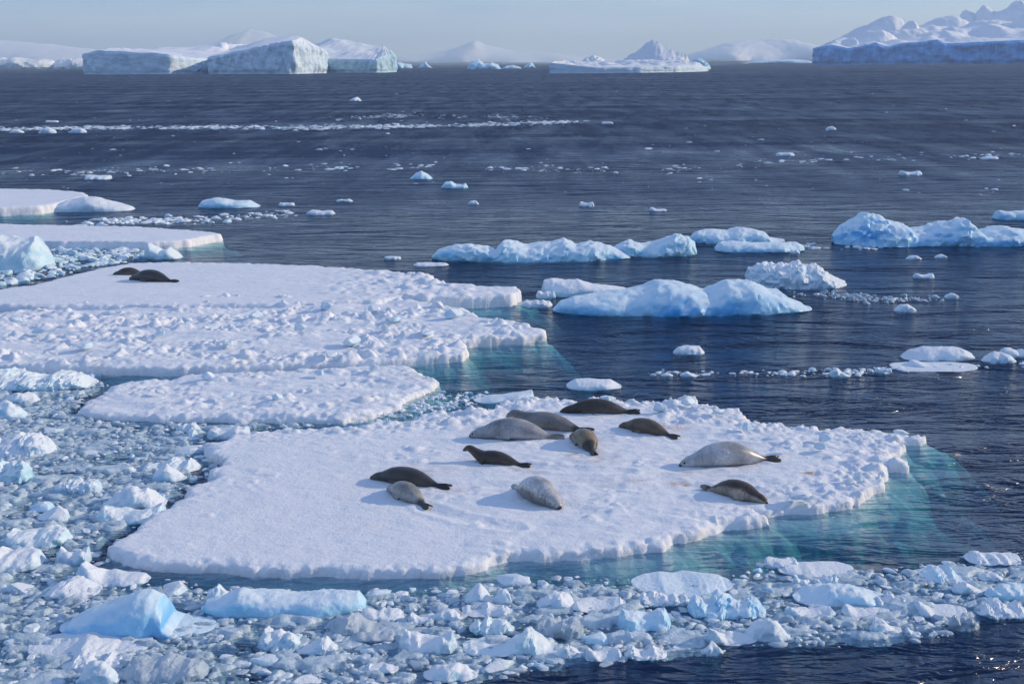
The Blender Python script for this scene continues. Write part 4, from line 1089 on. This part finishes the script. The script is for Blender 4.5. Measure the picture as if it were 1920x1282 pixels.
def seal(i, label, back, belly, tail, bound, fat=1.0, raise_=0.0, roll=0.0, bend=0.0, spots=0.0, tail_from=.84, spread=.5, zt=ZT, fl_up=False, saddle=0.0):
    (a, b) = SEALS[i]
    A_, B_ = gp(float(a[0]), float(a[1]), zt), gp(float(b[0]), float(b[1]), zt)
    Ld = np.linalg.norm((B_ - A_)[:2]); ax = (B_ - A_)[:2] / Ld
    Lb = Ld / 1.0
    ns, na = 64, 30
    t = np.linspace(0, .95, ns) ** 1.0
    rw = np.interp(t, TS, RW) * Lb * fat; rh = np.interp(t, TS, RH) * Lb * fat
    # smooth the radius curves a little
    for _ in range(2):
        rw[1:-1] = (rw[:-2] + 2 * rw[1:-1] + rw[2:]) / 4; rh[1:-1] = (rh[:-2] + 2 * rh[1:-1] + rh[2:]) / 4
    cx = t * Lb
    cyy = bend * Lb * (np.sin(np.clip(t, 0, 1) * math.pi * 1.0) - .5)
    cz = rh * .86 + raise_ * Lb * (1 - ss(.06, .36, t)) 
    if raise_ > .05: cz = cz + .02 * Lb * (1 - ss(.0, .1, t)) * -1
    ang = np.linspace(0, 2 * math.pi, na, endpoint=False)
    V = []
    dzx = np.gradient(cz, cx + 1e-9)
    for k in range(ns):
        yy = np.cos(ang) * rw[k]; zz = np.sin(ang) * rh[k]
        lowm = zz < 0
        zz = np.where(lowm, zz * .96, zz)
        tilt = math.atan(dzx[k]) if t[k] < .4 else 0.0
        V.append(np.stack([cx[k] - zz * math.sin(tilt), cyy[k] + yy, cz[k] + zz * math.cos(tilt)], -1))
    V = np.array(V)
    base = V.reshape(-1, 3)
    base[:, 2] = np.where(base[:, 2] < .03, .03 + (base[:, 2] - .03) * .15, base[:, 2])
    i0 = np.arange(ns - 1)[:, None] * na; j = np.arange(na)[None]; j2 = (j + 1) % na
    Q = np.stack([i0 + j, i0 + j2, i0 + na + j2, i0 + na + j], -1).reshape(-1, 4)
    tris = [Q[:, [0, 1, 2]], Q[:, [0, 2, 3]]]
    n = len(base); base = np.vstack([base, [V[0].mean(0)], [V[-1].mean(0)]])
    jj = np.arange(na)
    tris.append(np.stack([np.full(na, n), (jj + 1) % na, jj], -1)); l0 = (ns - 1) * na
    tris.append(np.stack([np.full(na, n + 1), l0 + jj, l0 + (jj + 1) % na], -1))
    VV, TT = [base], [np.vstack(tris)]; off = len(base)
    def flipper(root, tip, w0, w1, th, up):
        """flat tapered paddle from root to tip"""
        nonlocal off
        root, tip, up = map(np.array, (root, tip, up))
        d = tip - root; ln = np.linalg.norm(d); d = d / ln
        side = np.cross(up, d); side /= np.linalg.norm(side); nn = np.cross(d, side)
        m_, q_ = 12, 12; pts = []
        for k in range(m_):
            s = k / (m_ - 1); w = (w0 + (w1 - w0) * s) * (1 - .6 * max(0, s - .75) * 4 * .6) * (.9 + .25 * math.sin(s * 3.1)); tt = th * (1 - .45 * s)
            for g in range(q_):
                an = 2 * math.pi * g / q_
                pts.append(root + d * ln * s + side * math.cos(an) * w + nn * math.sin(an) * tt + np.array((0, 0, .02 * ln * math.sin(s * 3))))
        pts = np.array(pts); pts[:, 2] = np.maximum(pts[:, 2], .012)
        i1 = np.arange(m_ - 1)[:, None] * q_; g = np.arange(q_)[None]; g2 = (g + 1) % q_
        qd = np.stack([i1 + g, i1 + g2, i1 + q_ + g2, i1 + q_ + g], -1).reshape(-1, 4)
        tr = [qd[:, [0, 1, 2]], qd[:, [0, 2, 3]]]
        nn_ = len(pts); pts = np.vstack([pts, pts[:q_].mean(0), pts[-q_:].mean(0)])
        g = np.arange(q_)
        tr.append(np.stack([np.full(q_, nn_), (g + 1) % q_, g], -1)); l_ = (m_ - 1) * q_
        tr.append(np.stack([np.full(q_, nn_ + 1), l_ + g, l_ + (g + 1) % q_], -1))
        VV.append(pts); TT.append(np.vstack(tr) + off); off += len(pts)
    # hind flippers
    e = np.array([cx[-8], cyy[-8], cz[-8]])
    for sg in (-1, 1):
        flipper(e + np.array((0, sg * .012 * Lb, 0)), (Lb * 1.045, cyy[-1] + sg * spread * .075 * Lb, .03 + .012 * Lb * (sg + 1)), .026 * Lb, .046 * Lb, .016 * Lb, (0, sg * .8, 1))
    # fore flippers, laid back along the flank
    k = int(np.argmin(abs(t - .30)))
    for sg in (-1, 1):
        ca = math.radians(-28 if not fl_up else 30)
        rt_ = np.array([cx[k], cyy[k] + sg * math.cos(ca) * rw[k] * .92, cz[k] + math.sin(ca) * rh[k] * .92])
        if raise_ > .12: tip_ = rt_ + np.array((.05 * Lb, sg * .055 * Lb, -rt_[2] + .03))
        else: tip_ = rt_ + np.array((.155 * Lb, sg * .035 * Lb, -.03 * Lb if not fl_up else .01 * Lb))
        flipper(rt_, tip_, .036 * Lb, .026 * Lb, .015 * Lb, (0, sg, .35))
    me = mesh_from('seal', np.vstack(VV), np.vstack(TT), M['fur'])
    tmp = bpy.data.objects.new('seal_tmp', me); COL.objects.link(tmp)
    md = tmp.modifiers.new('r', 'REMESH'); md.mode = 'VOXEL'; md.voxel_size = .0095 * Lb; md.use_smooth_shade = True
    md2 = tmp.modifiers.new('s', 'SMOOTH'); md2.factor = .5; md2.iterations = 4
    dg = bpy.context.evaluated_depsgraph_get(); dg.update()
    fin = bpy.data.meshes.new_from_object(tmp.evaluated_get(dg))
    bpy.data.objects.remove(tmp); bpy.data.meshes.remove(me)
    fin.name = 'seal'
    if not fin.materials: fin.materials.append(M['fur'])
    nv_ = len(fin.vertices); P = np.empty(nv_ * 3, np.float32); fin.vertices.foreach_get('co', P); P = P.reshape(-1, 3).astype(float)
    fin.polygons.foreach_set('use_smooth', np.ones(len(fin.polygons), bool))
    # coat
    Cc = np.stack([cx, cyy, cz], -1)
    idx = ((P[:, None, :] - Cc[None]) ** 2).sum(2).argmin(1)
    tv = np.clip(t[idx] + (P[:, 0] - cx[idx]) / Lb * (idx == ns - 1), 0, 1.1)
    dy, dz = (P[:, 1] - cyy[idx]) / (rw[idx] + .02), (P[:, 2] - cz[idx]) / (rh[idx] + .02)
    cr, sr = math.cos(roll), math.sin(roll)
    up = dz * cr + dy * sr
    q = P / Lb
    up = up + .16 * fbm(q[:, 0] * 9, q[:, 1] * 9, q[:, 2] * 9, i * 7, 3)
    m = ss(bound - .16, bound + .16, up)[:, None]
    colr = np.array(belly) * (1 - m) + np.array(back) * m
    bl = fbm(q[:, 0] * 4.5, q[:, 1] * 6, q[:, 2] * 6, i * 13 + 5, 4)[:, None]
    colr = colr * (1 + .55 * bl)
    fold_shade = np.maximum(0, noise(q[:, 0] * 40, q[:, 1] * 5, q[:, 2] * 5, i * 5 + 1) - .18)[:, None] * (ss(.12, .17, tv) * ss(.42, .3, tv))[:, None]  # shade of neck skin creases, painted into the coat as dark stripes
    colr = colr * (1 - .7 * fold_shade)
    if spots:
        sp_ = ss(.12, .3, fbm(q[:, 0] * 34, q[:, 1] * 34, q[:, 2] * 34, i * 11 + 3, 2))[:, None]
        zone = np.exp(-((up - bound) / .45) ** 2)[:, None] if saddle == 0 else 1.
        colr = colr * (1 - sp_ * spots * zone * .65)
    rad = np.hypot((P[:, 1] - cyy[idx]) / (rw[idx] + .004), (P[:, 2] - cz[idx]) / (rh[idx] + .004))
    k = (ss(1.06, 1.2, rad) * ss(.22, .27, tv) * ss(.62, .5, tv))[:, None]; colr = colr * (1 - .55 * k)
    k = ss(tail_from - .03, tail_from + .04, tv)[:, None]; colr = colr * (1 - k) + np.array(tail) * k
    fh = ss(.032, .014, tv)[:, None]; colr = colr * (1 - fh) + np.array((.02, .018, .016)) * fh
    at = fin.color_attributes.new('coat', 'FLOAT_COLOR', 'POINT')
    at.data.foreach_set('color', np.hstack([colr, np.ones((nv_, 1))]).astype(np.float32).ravel())
    o = link('seal', fin, None, (A_[0], A_[1], zt - .04)); o.rotation_euler = (0, 0, math.atan2(ax[1], ax[0]))
    tag(o, label, 'seal', 'seals resting on the ice')
    # eyes and nostrils
    ke = int(np.argmin(abs(t - .052)))
    for sg in (-1, 1):
        bm = bmesh.new(); bmesh.ops.create_icosphere(bm, subdivisions=2, radius=.0105 * Lb)
        m2 = bpy.data.meshes.new('eye'); bm.to_mesh(m2); bm.free(); m2.materials.append(M['eye'])
        link('eye', m2, o, (cx[ke], cyy[ke] + sg * rw[ke] * .80, cz[ke] + rh[ke] * .55))
    return o

BR, DK = (.060, .046, .034), (.022, .019, .017)
seal(0, 'dark brown mottled seal stretched along the far rim of the floe', (.050, .040, .030), (.10, .083, .066), DK, -.3, .98, spots=.5, saddle=1)
seal(1, 'grey seal holding its head up, half hidden behind the pale grey sleeper', (.20, .19, .18), (.28, .26, .24), DK, -.1, .98, .11, bend=.0, tail_from=.80)
seal(2, 'pale grey seal sleeping on its side with its hind flippers folded together', (.33, .325, .335), (.39, .375, .37), (.22, .205, .19), -.2, 1.12, spots=.2, saddle=1, spread=.3)
seal(3, 'chestnut brown seal lying with its blunt back end toward the dark mottled one', (.115, .078, .046), (.17, .13, .09), (.05, .038, .026), -.5, 1.05, spots=.3, saddle=1)
seal(4, 'curled golden brown seal seen end on, dark flippers toward the viewer', (.24, .18, .105), (.28, .24, .20), (.045, .035, .025), .0, 1.3, bend=.07, tail_from=.70)
seal(5, 'alert dark brown seal with its head raised high, looking over its shoulder', (.055, .038, .025), (.10, .068, .042), DK, -.1, 1.0, .17, spots=.3)
seal(6, 'whitish seal lying belly up with nearly black hind flippers', (.44, .44, .455), (.48, .475, .48), DK, .0, 1.15, fl_up=True, tail_from=.83, spots=.12, saddle=1)
seal(7, 'two-toned seal, dark back above a pale flank, nearest the turquoise shelf', (.075, .045, .030), (.33, .27, .21), (.22, .18, .15), .38, 1.15, spots=.7, tail_from=.93, spread=.15)
seal(8, 'dark grey brown seal lying behind the short grey one', (.058, .052, .046), (.095, .085, .075), DK, -.2, 1.0, tail_from=.82)
seal(9, 'grey seal lying with dark hind flippers toward the viewer, in front of the dark one', (.33, .31, .285), (.28, .26, .24), (.06, .048, .038), -.1, 1.15, spots=.25, saddle=1, tail_from=.80)
seal(10, 'pale freckled seal lying face toward the viewer on the smooth snow', (.54, .52, .51), (.30, .265, .235), (.34, .31, .29), .15, 1.42, spots=.55, fl_up=True, tail_from=.95, spread=.1)
seal(11, 'dark seal on the far smooth floe, the one behind with a pale muzzle', (.060, .050, .044), (.13, .115, .10), DK, -.2, 1.15, zt=.5)
seal(12, 'dark slate seal on the far smooth floe, the one in front with a pointed tail', (.050, .045, .045), (.075, .065, .06), DK, -.3, 1.08, zt=.5)
